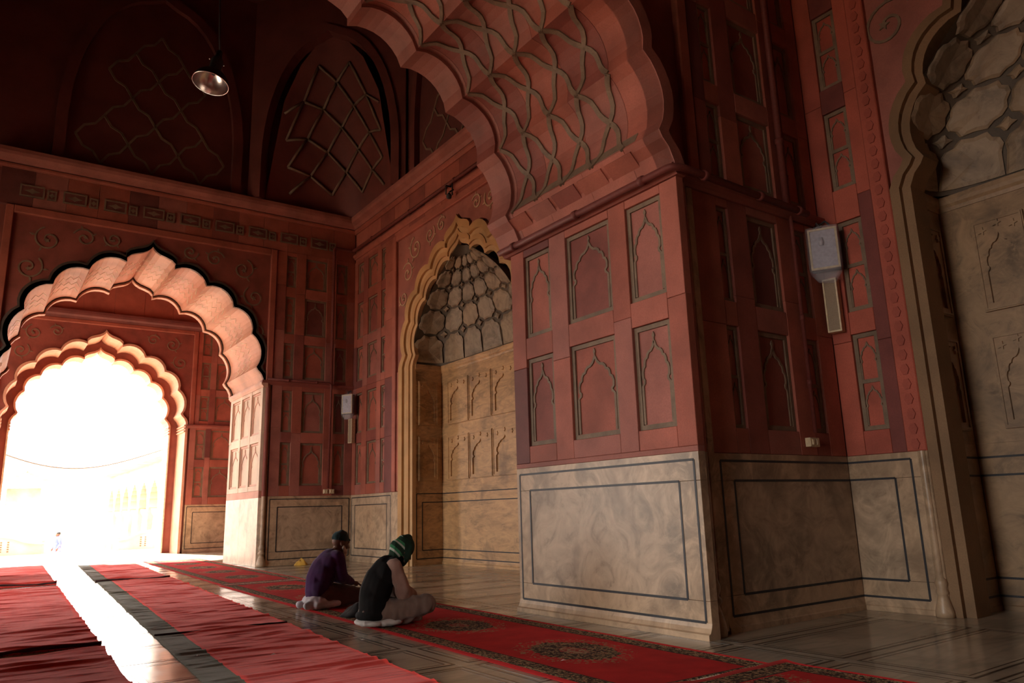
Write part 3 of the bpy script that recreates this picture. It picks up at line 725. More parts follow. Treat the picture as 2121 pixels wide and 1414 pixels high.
for i in range(10):
    y = 36 + 3.2*i
    local(lathe([(0, -1.1), (.32, -1.1), (.3, -.8), (.2, -.7), (.22, .6), (.18, 1.3), (.3, 1.5), (.32, 1.7), (0, 1.7)], (8.36, y, 0), 'column', M['cream'], None, 12), arcade)
gate = empty('gate_building', (4, 84, -1.1), label='distant pink gate building with a tall arch across the courtyard', cat='building')
FG = Fr((0, 84), (1, 0), (0, -1))
local(wall_with_arches('gate_wall', FG, -4, 12, 9.0, [prof(4, 1.1, 1.1, -1.5)], -3, 0, M['pinkwall'], -1.1), gate)
for a, b in ((-30, -4), (12, 30)): local(box(FG, a, b, -1.1, 5.2, -3, -1, 'wing_wall', M['pinkwall'], None), gate)
for x in (-3.5, 11.5): local(lathe([(0, 9), (.9, 9), (.9, 10.6), (1.2, 10.7), (.9, 11.6), (.3, 12.3), (0, 12.6)], (x, 85, 0), 'turret', M['cream'], None, 10), gate)
local(box(FG, 2.6, 5.4, -1.1, 4.4, -3.2, -2.9, 'gate_door', M['pinkwall'], None), gate)
terrace = struct(slab3(-60, 60, 33.9, 34.1, -1.1, -.004, 'trim_1', M['cream'], None), 'cream edge of the terrace above the courtyard')
def balustrade(x0, x1, hi_first, label):
    o = empty('balustrade', ((x0+x1)/2, 33.4, 0), label=label, cat='balustrade')
    fr = Fr((0, 33.4), (1, 0), (0, -1)); k = 16; top = []
    for i in range(k+1):
        t = i/k; s = t if hi_first else 1-t
        top.append((x0+(x1-x0)*t, .66 - .30*(1/(1+math.exp(-10*(s-.55))))))
    local(prism(fr, [(x0, 0)] + [(x0, top[0][1])] + top[1:-1] + [(x1, top[-1][1]), (x1, 0)], -.09, .09, 'panel', M['cream'], None), o)
    local(ring(fr, [(u, z+.05) for u, z in top], [(u, z-.03) for u, z in top], -.13, .13, 'coping', M['cream'], None), o)
    for x in (x0, x1):
        z = top[0][1] if x == x0 else top[-1][1]
        local(lathe([(0, 0), (.12, 0), (.12, z+.08), (.15, z+.1), (.1, z+.16), (0, z+.22)], (x, 33.4, 0), 'post', M['cream'], None, 8, False), o)
    for j in range(5):
        for q in range(2):
            u = x0 + (x1-x0)*(.62+.12*q if not hi_first else .26+.12*q); z = .1+.08*j
            local(box(fr, u-.03, u+.03, z, z+.045, .08, .095, 'pierced_slot', M['olive'], None), o)
balustrade(.55, 2.35, True, 'cream balustrade sweeping down on the left of the doorway steps')
balustrade(4.75, 6.1, False, 'cream balustrade sweeping up on the right of the doorway steps')
M['wire'] = plain('black_rubber', (.05, .045, .05), .7)
M['grey_wire'] = plain('grey_rubber', (.30, .26, .25), .7)
pts = []
for i in range(25):
    t = i/24; pts.append((.5+5.1*t, 29.022, 3.35 + .25*t - .75*math.sin(math.pi*t)*(1-.35*t)))
tag(tube(pts, .02, 'cable', M['grey_wire'], None, 6), 'thin cable sagging across the bright doorway', 'cable')

# ------------------------------------------------------------------ red cotton floor mats
def mat_cloth(name, c, dark):
    t = NT(name)
    v = t.mapv((1.2, 26, 1)); s = t.noise(1.0, 4, vec=v); g = t.noise(240, 2)
    vv = t.mapv((9, .8, 1)); s2 = t.noise(1.0, 3, vec=vv)
    col_ = t.ramp(s, [(.3, dark), (.45, c), (.8, mul(c, 1.12))])
    col_ = t.mix(t.ramp(s2, [(.35, (.35,)*3), (.55, (0,)*3)]), col_, mul(c, .72))
    t.bump(t.math('ADD', t.math('MULTIPLY', s, 2.0), t.math('MULTIPLY', g, .5)), .5, .006)
    t.b.inputs['Sheen Weight'].default_value = .45; t.b.inputs['Sheen Roughness'].default_value = .35; t.b.inputs['Sheen Tint'].default_value = (*[min(1, x*1.1+.30) for x in c], 1)
    return t.done(col_, .85, .25)
M['mat'] = mat_cloth('red_cotton_weave', (.86, .075, .06), (.46, .035, .03))
M['mat_grey'] = mat_cloth('grey_green_weave', (.13, .12, .085), (.07, .062, .045))
M['mat_dark'] = cloth('dark_maroon_binding', (.055, .012, .014))
def floor_mat(x0, w, y0, L, ang, label, stripe, lip, seed, zb=.0):
    nx, ny = 22, int(L/.018); o = empty('floor_mat', (x0, y0, zb), R(-ang), label, 'mat', 'red cotton mats laid end to end on the floor')
    def h(x, y):
        n = noise.noise((x*1.1+seed*7.3, y*7.5, seed)); n2 = noise.noise((x*2.6+seed, y*21, seed+5))
        r = max(0, n-.14)*.044 + max(0, n2-.18)*.019
        n3 = noise.noise((x*.35+seed*3, y*2.6, seed+9)); r += max(0, .06-abs(n3))*.16*max(0, noise.noise((x*.8, y*.5, seed+2))+.25)
        l = lip*(.35+.65*max(0, noise.noise((x*1.7+seed, 0, seed))+.45))*math.exp(-(y/.07)**2)
        return .007 + r + l
    def patch(name, xa, xb, k, mt):
        V, Fc = [], []
        for j in range(ny+1):
            y = L*j/ny
            for i in range(k+1):
                x = xa+(xb-xa)*i/k; e = .012*noise.noise((y*2.2, seed, x > w/2)) if x in (0, w) else 0
                V.append((x+e, y + (.02*noise.noise((x*6, seed, 3)) if j in (0, ny) else 0), h(x, y)))
        for j in range(ny):
            for i in range(k): Fc.append((j*(k+1)+i, j*(k+1)+i+1, (j+1)*(k+1)+i+1, (j+1)*(k+1)+i))
        b = len(V)          # skirt down to the floor so the cloth has thickness
        edge = [j*(k+1) for j in range(ny+1)], [j*(k+1)+k for j in range(ny+1)], list(range(k+1)), [ny*(k+1)+i for i in range(k+1)]
        for ed in edge:
            b = len(V); V += [(V[q][0], V[q][1], 0.0005) for q in ed]
            for q in range(len(ed)-1): Fc.append((ed[q], ed[q+1], b+q+1, b+q))
        return mk(name, V, Fc, mt, o, smooth=True, fix=False)
    if stripe: patch('border_stripe', 0, stripe, 5, M['mat_grey']); patch('field', stripe, w, nx, M['mat'])
    else: patch('field', 0, w, nx, M['mat'])
    tp = []
    for i in range(41): x = w*i/40; tp.append((x, -.008+.02*noise.noise((x*6, seed, 3)), h(x, 0)*.5+.004))
    tube(tp, .011, 'bound_edge', M['mat_dark'], o, 6, [1 + .6*noise.noise((q[0]*9, seed, 1)) + lip*9*max(0, noise.noise((q[0]*1.7+seed, 0, seed))+.35) for q in tp])
    for i in range(26):
        x = w*(i+.5)/26
        tube([(x, 0, .006), (x+random.uniform(-.015, .015), -.03, .004)], .003, 'fringe', M['mat_dark'], o, 4)
    return o
def cx0(y): return 1.42 + (y-5.75)*.0593
def lx0(y): return 1.02 + (y-6.13)*.038 - 1.27
floor_mat(cx0(3.4), 1.27, 3.4, 4.95, 3.39, 'nearest red mat of the middle row with grey side stripe', .24, .0, 1)
floor_mat(cx0(8.28), 1.27, 8.28, 8.05, 3.39, 'middle red mat of the striped row beside the purple sweatered man', .24, .012, 2)
floor_mat(cx0(16.28)-.03, 1.27, 16.28, 8.0, 3.39, 'farthest pale lit mat of the striped row near the doorway', .24, .05, 3)
floor_mat(lx0(3.2), 1.27, 3.2, 4.75, 2.18, 'nearest red mat of the plain row at lower left', 0, .0, 4)
floor_mat(lx0(8.12), 1.27, 8.12, 7.9, 2.18, 'middle red mat of the plain row with a curled dark edge', 0, .055, 5)
floor_mat(lx0(16.45), 1.27, 16.45, 7.6, 2.18, 'farthest red mat of the plain row with a rolled dark end', 0, .09, 6)

# ------------------------------------------------------------------ patterned prayer rugs
def rug_material(name, W, L, m0, step):
    t = NT(name); X, Y, Z = t.xyz(); A = t.math
    dx = A('SUBTRACT', W/2, A('ABSOLUTE', A('SUBTRACT', X, W/2))); dy = A('SUBTRACT', L/2, A('ABSOLUTE', A('SUBTRACT', Y, L/2)))
    d = A('MINIMUM', dx, dy)
    red = t.ramp(t.noise(4, 4), [(.3, (.42, .014, .018)), (.7, (.60, .022, .026))])
    v1 = t.voro(26, out='Distance'); v2 = t.noise(38, 2)
    flower = t.ramp(v2, [(.40, (.030, .022, .018)), (.47, (.10, .075, .04)), (.55, (.36, .27, .15)), (.62, (.22, .05, .035)), (.7, (.05, .035, .025))], 'CONSTANT')
    flower = t.mix(A('LESS_THAN', v1, .22), flower, (.33, .24, .12))
    band = A('MULTIPLY', A('GREATER_THAN', d, .05), A('LESS_THAN', d, .20))
    c = t.mix(band, red, flower)
    line = A('MULTIPLY', A('GREATER_THAN', d, .20), A('LESS_THAN', d, .214)); c = t.mix(line, c, (.05, .03, .025))
    edge = A('LESS_THAN', d, .05); c = t.mix(edge, c, (.36, .022, .022))
    yy = A('SUBTRACT', A('PINGPONG', A('SUBTRACT', A('ADD', Y, step*10), m0+step*10 - step/2 + step/2), step/2), 0.0)
    px_ = A('DIVIDE', A('SUBTRACT', X, W/2), .36); py_ = A('DIVIDE', yy, .50)
    r = A('SQRT', A('ADD', A('MULTIPLY', px_, px_), A('MULTIPLY', py_, py_)))
    r = A('ADD', r, A('MULTIPLY', A('SUBTRACT', t.noise(14, 2), .5), .35))
    inner = A('GREATER_THAN', d, .23)
    med = A('MULTIPLY', A('LESS_THAN', r, .82), inner); ringm = A('MULTIPLY', A('LESS_THAN', r, .62), inner); core = A('MULTIPLY', A('LESS_THAN', r, .26), inner)
    spr = A('MULTIPLY', A('MULTIPLY', A('LESS_THAN', r, 1.15), A('GREATER_THAN', r, .82)), A('MULTIPLY', inner, A('GREATER_THAN', v2, .57)))
    c = t.mix(spr, c, (.32, .20, .11)); c = t.mix(med, c, flower); c = t.mix(A('MULTIPLY', ringm, A('LESS_THAN', v2, .52)), c, (.035, .022, .02)); c = t.mix(core, c, t.mix(A('GREATER_THAN', v2, .5), (.30, .05, .04), (.34, .27, .16)))
    t.bump(t.noise(300, 2), .5, .004); t.b.inputs['Sheen Weight'].default_value = .04; t.b.inputs['Sheen Roughness'].default_value = .3; t.b.inputs['Sheen Tint'].default_value = (1, .4, .3, 1)
    return t.done(c, .95, .04)
M['fringe'] = cloth('rug_fringe', (.40, .33, .25))
def rug(x0, y0, W, L, ang, label, m0, step, zb=0, flip=False):
    o = empty('prayer_rug', (x0, y0, zb), R(-ang), label, 'rug', 'patterned red prayer rugs in a row')
    nx, ny = 14, int(L/.06); V, Fc = [], []; sd = y0
    def h(x, y): return .010 + .008*max(0, noise.noise((x*1.2, y*1.6, sd))) + (.03*math.exp(-((L-y)/.05)**2)*max(0, noise.noise((x*2, 1, sd))+.3) if flip else 0)
    for j in range(ny+1):
        for i in range(nx+1):
            x, y = W*i/nx, L*j/ny; e = .012*noise.noise((y*1.3, sd, i > 5)) if i in (0, nx) else 0
            V.append((x+e, y, h(x, y)))
    for j in range(ny):
        for i in range(nx): Fc.append((j*(nx+1)+i, j*(nx+1)+i+1, (j+1)*(nx+1)+i+1, (j+1)*(nx+1)+i))
    for ed in ([j*(nx+1) for j in range(ny+1)], [j*(nx+1)+nx for j in range(ny+1)], list(range(nx+1)), [ny*(nx+1)+i for i in range(nx+1)]):
        b = len(V); V += [(V[q][0], V[q][1], .0005) for q in ed]
        for q in range(len(ed)-1): Fc.append((ed[q], ed[q+1], b+q+1, b+q))
    mk('rug_pile', V, Fc, rug_material('rug_pattern', W, L, m0, step), o, smooth=True, fix=False)
    for y, s in ((0, -1), (L, 1)):
        parts = []
        for i in range(60):
            x = W*(i+.5)/60; parts.append(tube_data([(x, y, .008), (x+random.uniform(-.012, .012), y+s*.035, .005)], .005, 4))
        mk('fringe', *join(parts), M['fringe'], o)
    return o
rug(3.22, 3.40, 1.42, 10.0, 1.5, 'long patterned rug with medallions under the two seated men', 1.47, 1.82)
rug(3.52, 13.50, 1.42, 9.2, 2.4, 'pale lit patterned rug beyond the men towards the doorway', 1.47, 1.82)
rug(3.25, -1.2, 1.46, 4.68, 0.2, 'patterned rug overlapping at the bottom right corner', .9, 1.82, .012, True)

# ------------------------------------------------------------------ pipes, switches, lamps, loudspeakers
M['pipe'] = plain('red_painted_pipe', (.15, .036, .028), .6, spec=.25)
M['dark_metal'] = plain('dark_painted_metal', (.045, .05, .05), .5, .3)
M['ivory'] = plain('ivory_plastic', (.62, .48, .30), .5)
M['grille'] = plain('tan_grille_cloth', (.30, .22, .15), .85, scale=120)
M['chrome'] = plain('polished_reflector', (.75, .72, .72), .24, 1.0, noise_amt=.04)
M['lampface'] = plain('frosted_lamp_face', (.42, .40, .47), .3)
def pipe_run(label, pts, r, clamps, group=None):
    o = empty('conduit_pipe', pts[0], label=label, cat='pipe', group=group)
    P_ = [Vector(p) for p in pts]; sm = [P_[0]]
    for a, b, c in zip(P_, P_[1:], P_[2:]):
        d1, d2 = (a-b).normalized(), (c-b).normalized(); k = min(.08, (a-b).length/2, (c-b).length/2)
        for i in range(5): t = i/4; sm.append((b+d1*k)*(1-t)**2 + b*2*t*(1-t) + (b+d2*k)*t*t)
    sm.append(P_[-1])
    local(tube(sm, r, 'pipe', M['pipe'], None, 10), o)
    for c, d, wall in clamps:
        c, d, wall = Vector(c), Vector(d).normalized(), Vector(wall)
        cl = local(tube([c-d*.03, c+d*.03], r*1.35, 'clamp', M['pipe'], None, 10), o)
    return o
pz = 4.165
pipe_run('red conduit bent round the corner of the big pier', [(4.985, 7.2, pz), (4.985, 4.37, pz), (5.1, 4.33, pz), (7.16, 4.40, pz)], .036,
         [((4.985, y, pz), (0, 1, 0), (.1, 0, 0)) for y in (6.9, 5.75, 4.75)] + [((x, 4.33+.08*(x-5.1)/2.46, pz), (1, .03, 0), (0, .1, 0)) for x in (5.42, 6.3, 7.0)])
pipe_run('vertical conduit running down the shaded pier side to the switch', [(7.02, 4.515, 11.5), (7.02, 4.515, 1.78)], .02, [((7.02, 4.515, z), (0, 0, 1), (0, .1, 0)) for z in (8, 6, 4.6, 3, 2.3)])
pipe_run('thick vertical conduit beside the upper pier panels', [(6.93, 4.49, 12.0), (6.93, 4.49, 4.25)], .036, [((6.93, 4.49, z), (0, 0, 1), (0, .1, 0)) for z in (9, 7, 5)])
pipe_run('long conduit along the wall above the far niche', [(7.50, YF+.05, 7.80), (7.50, YB-.12, 7.80), (6.98, YB-.1, 7.80), (6.98, YB-.1, 4.2)], .04, [((7.50, y, 7.80), (0, 1, 0), (.1, 0, 0)) for y in (8.5, 10.4, 12.4, 14.4, 16.4)])
pipe_run('conduit along the back wall at arch spring height', [(5.42, YB-.12, 4.26), (6.98, YB-.12, 4.26), (6.98, YB-.06, 1.72)], .028, [((x, YB-.12, 4.26), (1, 0, 0), (0, .1, 0)) for x in (5.9, 6.6)])
# iron bracket hanging over the niche point
br = empty('wall_bracket', (7.5, 12.5, 7.4), label='black iron bracket fixed over the point of the far niche', cat='bracket')
for a, b in (((0, 0, .42), (0, 0, .1)), ((0, .05, .3), (-.12, .05, .3)), ((0, -.05, .2), (-.1, -.05, .12)), ((-.12, .05, .3), (-.12, .05, .1))): tube([a, b], .018, 'bar', M['dark_metal'], br, 6)
lathe([(0, 0), (.05, .01), (.06, .06), (.03, .12), (0, .13)], (-.08, 0, .0), 'holder', M['dark_metal'], br, 8)
def switch_box(label, x, y, z, w=.16, h=.09):
    o = empty('switch_box', (x, y, z), label=label, cat='switch')
    fr = Fr((0, 0), (1, 0), (0, -1))
    box(fr, -w/2, w/2, -h/2, h/2, 0, .06, 'case', M['ivory'], o, .006)
    for u in (-w*.2, w*.2): box(fr, u-w*.13, u+w*.13, -h*.3, h*.3, .055, .072, 'rocker', M['ivory'], o, .005)
switch_box('ivory switch box on the shaded side of the big pier', 6.95, 4.545, 1.68)
switch_box('left of two small switch boxes on the back wall', 6.93, YB-.0, 1.645, .10, .10)
switch_box('right of two small switch boxes on the back wall', 7.08, YB-.0, 1.645, .13, .10)
t = NT('clear_plastic_wrap')
M['wrap'] = t.done((.72, .68, .72), .18, .6); t.b.inputs['Transmission Weight'].default_value = .0; t.b.inputs['Alpha'].default_value = .26
t.bump(t.noise(22, 3, dist=2), .9, .02)
def flood(label, x, y, z, ang, s=1.0):
    o = empty('flood_lamp', (x, y, z), R(ang), label, 'lamp')
    fr = Fr((0, 0), (0, 1), (-1, 0))
    w, h = .15*s, .24*s
    body = box(fr, -w, w, -h, h, -.05, .035, 'housing', M['dark_metal'], o, .015)
    box(fr, -w+.02, w-.02, -h+.03, h-.02, .03, .042, 'lamp_glass', M['lampface'], o, .004)
    rect_ring(fr, -w, w, -h+.01, h, .022, .02, .052, 'rim', M['ivory'], o)
    lathe([(0, -.06), (.022, -.06), (.03, -.02), (.022, .03), (0, .04)], (-.055, .02, .1), 'bulb', M['lampface'], o, 10)
    V, Fc, na, nz = [], [], 20, 12
    for j in range(nz+1):
        v = j/nz; zz = h*1.06 - v*h*2.6
        for i in range(na):
            q = 2*math.pi*i/na; pinch = 1 if v < .8 else 1-(v-.8)*2.6
            dx = .085*math.copysign(abs(math.cos(q))**.6, math.cos(q)); dy = w*1.16*math.copysign(abs(math.sin(q))**.5, math.sin(q))
            n = 1+.09*noise.noise((math.cos(q)*2.5, math.sin(q)*2.5, zz*14))
            V.append((-.005+dx*n*max(.35, pinch), dy*n*max(.4, pinch), zz+.02*noise.noise((q*2, zz*9, 1))))
    for j in range(nz):
        for i in range(na): Fc.append((j*na+i, j*na+(i+1) % na, (j+1)*na+(i+1) % na, (j+1)*na+i))
    mk('plastic_wrap', V, Fc, M['wrap'], o, smooth=True)
    tube([(.05, 0, h), (.03, .05, h+.09), (.09, .09, h+.05), (.06, -.04, h+.11), (.0, -.08, h+.04)], .012, 'cable', M['wire'], o, 6)
    for z_ in (.5*h, -.5*h): box(fr, -.03, .03, z_-.02, z_+.02, -.16, -.04, 'mount', M['dark_metal'], o)
flood('plastic wrapped flood lamp in the corner beside the big pier', 7.42, 4.41, 3.80, 28, 1.0)
flood('plastic wrapped flood lamp in the far corner of the back wall', 7.38, 17.42, 3.75, 30, 1.0)
def speaker(label, x, y, z, ang, tilt, w=.075, h=.30):
    o = empty('column_speaker', (x, y, z), R(ang), label, 'loudspeaker'); o.rotation_euler[0] = R(tilt)
    fr = Fr((0, 0), (0, 1), (-1, 0))
    box(fr, -w, w, -h, h, -.05, .045, 'cabinet', M['ivory'], o, .008)
    g = box(fr, -w+.018, w-.018, -h+.02, h-.02, .04, .0475, 'grille', M['grille'], o, .002)
    rect_ring(fr, -w, w, -h, h, .016, .03, .054, 'bezel', M['ivory'], o)
    box(fr, -.02, .02, h*.5, h*.7, -.12, -.04, 'mount', M['dark_metal'], o); box(fr, -.02, .02, -h*.7, -h*.5, -.12, -.04, 'mount', M['dark_metal'], o)
speaker('ivory column loudspeaker under the lamp beside the big pier', 7.52, 4.44, 3.18, 12, 0)
speaker('ivory column loudspeaker under the lamp in the far corner', 7.50, 17.45, 3.10, 14, 0)
# pendant reflector lamp in the middle of the far bay
pl = empty('pendant_lamp', (2.62, 12.4, 8.4), label='pendant lamp with shiny metal reflector hanging from the dark ceiling', cat='lamp')
tl = Matrix.Rotation(R(11), 4, 'Y') @ Matrix.Rotation(R(-4), 4, 'X')
def tilt(o): o.data.transform(tl); return o
pr = [(.30, 0), (.285, .06), (.25, .13), (.19, .20), (.12, .25), (.075, .27)]
tilt(lathe(pr, (0, 0, 0), 'reflector', M['chrome'], pl, 40))
tilt(lathe([(r+.006, z+.004) for r, z in pr] + [(0, .275)], (0, 0, 0), 'shade', M['dark_metal'], pl, 40))
tilt(lathe([(.296, -.004), (.306, -.004), (.306, .008), (.296, .008), (.296, -.004)], (0, 0, 0), 'rim', M['chrome'], pl, 40))
tilt(lathe([(0, .26), (.08, .26), (.085, .30), (.10, .32), (.10, .50), (.085, .54), (.06, .58), (.05, .70), (0, .70)], (0, 0, 0), 'gear_housing', M['dark_metal'], pl, 20))
tilt(lathe([(0, .19), (.03, .20), (.04, .23), (.075, .272)], (0, 0, 0), 'lamp_socket', M['dark_metal'], pl, 14))
for s in (1, -1): tilt(tube([(.11*s, 0, .47), (.135*s, 0, .47)], .012, 'wing_nut', M['chrome'], pl, 6))
tube([(tl @ Vector((0, 0, .70))), (.1, 0, .95), (.05, 0, 2), (0, 0, 5.8)], .014, 'cord', M['wire'], pl, 6)
# yellow cloth on the floor and dark cloth on the rug
def rag(name, label, cat, loc, r, hgt, mt, seed, el=1.0):
    V, Fc, na, nr = [], [], 28, 10
    for j in range(nr+1):
        t = j/nr
        for i in range(na):
            q = 2*math.pi*i/na; k = 1+.35*noise.noise((math.cos(q)*1.3, math.sin(q)*1.3, seed))
            rr = r*t*k; z = hgt*(1-t**1.6)*(1+.5*noise.noise((rr*math.cos(q)*16, rr*math.sin(q)*16, seed))) + .004
            V.append((rr*math.cos(q)*el, rr*math.sin(q), max(.003, z)))
    for j in range(nr):
        for i in range(na): Fc.append((j*na+i, j*na+(i+1) % na, (j+1)*na+(i+1) % na, (j+1)*na+i))
    Fc.append(tuple(nr*na+i for i in range(na)))
    o = mk(name, V, Fc, mt, None, smooth=True); o.location = loc; return tag(o, label, cat)
rag('yellow_cloth', 'crumpled yellow cloth on the floor by the back wall', 'cloth', (6.25, 17.25, 0), .16, .13, cloth('yellow_cotton', (.62, .36, .06)), 3)
rag('black_cloth', 'folded black cloth on the rug between the two men', 'cloth', (3.62, 8.12, .012), .17, .12, cloth('black_wool', (.012, .009, .010)), 8, 1.5)
M['paper'] = plain('white_paper', (.75, .72, .68), .8)
for x, y, z, lb in ((1.62, 6.75, .022, 'tiny white paper scrap on the grey stripe of the nearest striped mat'), (2.1, 6.35, .022, 'tiny white paper scrap on the red field of the nearest striped mat'),
                    (3.62, 4.55, .022, 'tiny white paper scrap on the patterned rug below its nearest medallion'), (2.98, 6.6, .002, 'tiny white paper scrap on bare floor beside the waistcoated man')):
    a = random.uniform(0, 3); s = .014
    v = [(s*1.6*math.cos(a), s*1.6*math.sin(a), .0), (s*math.cos(a+1.6), s*math.sin(a+1.6), .006), (-s*1.5*math.cos(a), -s*1.5*math.sin(a), .002), (s*math.cos(a-1.6), s*math.sin(a-1.6), .0), (0, 0, .009)]
    o = mk('paper_scrap', v, [(0, 1, 4), (1, 2, 4), (2, 3, 4), (3, 0, 4), (3, 2, 1, 0)], M['paper'], None); o.location = (x, y, z)
    tag(o, lb, 'paper', 'paper scraps on the floor')
# ------------------------------------------------------------------ people
BLOBS = []
def blob(name, prims, voxel, mat, parent, smooth=4, fold=0, fscale=6, seed=0):
    parts = []
    for p in prims:
        if p[0] == 'c':                       # tapered capsule
            a, b, r0, r1 = Vector(p[1]), Vector(p[2]), p[3], p[4]; d = b-a; L = d.length or 1e-5
            t = d/L; ref = Vector((0, 0, 1)) if abs(t.z) < .9 else Vector((1, 0, 0)); u = (ref - t*ref.dot(t)).normalized(); w = t.cross(u)
            V, Fc, seg = [], [], 14; rings = []
            for k in range(5): q = math.pi/2*k/4; rings.append((-math.cos(q)*r0, max(.02, math.sin(q))*r0))
            for k in range(5): q = math.pi/2*k/4; rings.append((L+math.sin(q)*r1, max(.02, math.cos(q))*r1))
            for s, r in rings:
                for i in range(seg): q = 2*math.pi*i/seg; V.append(a + t*s + (u*math.cos(q)+w*math.sin(q))*r)
        else:                                 # ellipsoid
            c, rad = Vector(p[1]), p[2]; rot = Matrix.Rotation(p[3] if len(p) > 3 else 0, 3, 'Y'); V, Fc, seg = [], [], 18; rings = []
            for k in range(11):
                q = -math.pi/2 + math.pi*k/10; z, r = math.sin(q), max(.02, math.cos(q))
                for i in range(seg): w_ = 2*math.pi*i/seg; V.append(c + rot @ Vector((rad[0]*r*math.cos(w_), rad[1]*r*math.sin(w_), rad[2]*z)))
            rings = [0]*11
        n = len(rings)
        for k in range(n-1):
            for i in range(seg): Fc.append((k*seg+i, k*seg+(i+1) % seg, (k+1)*seg+(i+1) % seg, (k+1)*seg+i))
        Fc += [tuple(reversed(range(seg))), tuple((n-1)*seg+i for i in range(seg))]
        parts.append((V, Fc))
    o = mk(name, *join(parts), mat, None)
    md = o.modifiers.new('remesh', 'REMESH'); md.mode = 'VOXEL'; md.voxel_size = voxel; md.use_smooth_shade = True
    sm = o.modifiers.new('smooth', 'SMOOTH'); sm.iterations = smooth; sm.factor = .5
    BLOBS.append((o, mat, fold, fscale, seed))
    o.parent = parent; return o
M['skin'] = plain('brown_skin', (.16, .075, .045), .55, noise_amt=.12, scale=14)
def hand(wr, fw, side, out):                  # palm and five fingers, slightly curled; fw forward, out = thumb side
    wr, fw, out = Vector(wr), Vector(fw).normalized(), Vector(out).normalized(); dn = fw.cross(out)
    if dn.z > 0: dn = -dn
    pr = [('c', wr, wr+fw*.05, .026, .030), ('c', wr+fw*.05+out*.018, wr+fw*.088+out*.022, .017, .014), ('c', wr+fw*.05-out*.018, wr+fw*.082-out*.022, .017, .013)]
    for k, (o, l) in enumerate(((.030, .062), (.010, .072), (-.010, .066), (-.029, .05))):
        a = wr+fw*.088+out*o; b = a+fw*l*.5+dn*.008; c = b+fw*l*.42+dn*.026
        pr += [('c', a, b, .0095, .0088), ('c', b, c, .0088, .0072)]
    a = wr+fw*.03+out*.03; b = a+fw*.03+out*.022+dn*.004; c = b+fw*.03+out*.004+dn*.008
    return pr + [('c', a, b, .0125, .0105), ('c', b, c, .0105, .0085)]
def head(c, tilt_, hs=1.0):                            # faces +x, chin drops with tilt
    c = Vector(c); rt = Matrix.Rotation(tilt_, 3, 'Y'); P_ = lambda x, y, z: c + rt @ Vector((x*hs, y*hs, z*hs))
    pr = [('e', P_(-.012, 0, .025), (.098, .078, .098), tilt_), ('e', P_(.025, 0, -.03), (.072, .066, .085), tilt_),
          ('c', P_(.03, 0, -.085), P_(.055, 0, -.10), .036, .026),
          ('c', P_(.088, 0, .012), P_(.112, 0, -.030), .010, .016), ('e', P_(.098, .014, -.036), (.011, .010, .009), 0), ('e', P_(.098, -.014, -.036), (.011, .010, .009), 0),
          ('c', P_(.082, -.035, .030), P_(.088, .035, .030), .013, .013), ('c', P_(.083, -.018, -.064), P_(.083, .018, -.064), .009, .009), ('c', P_(.080, -.016, -.078), P_(.080, .016, -.078), .010, .010)]
    for s in (1, -1): pr += [('e', P_(.074, .030*s, .012), (.014, .016, .012), 0), ('e', P_(.062, .042*s, -.028), (.026, .02, .022), 0), ('e', P_(-.012, .080*s, -.006), (.020, .009, .032), tilt_), ('e', P_(-.010, .080*s, -.034), (.010, .008, .012), 0)]
    pr = [(p[0], p[1], p[2], p[3]*hs, p[4]*hs) if p[0] == 'c' else (p[0], p[1], tuple(r*hs for r in p[2]), p[3]) for p in pr]
    return pr, P_
def limb(pts, rad): return [('c', a, b, r0, r1) for a, b, r0, r1 in zip(pts, pts[1:], rad, rad[1:])]

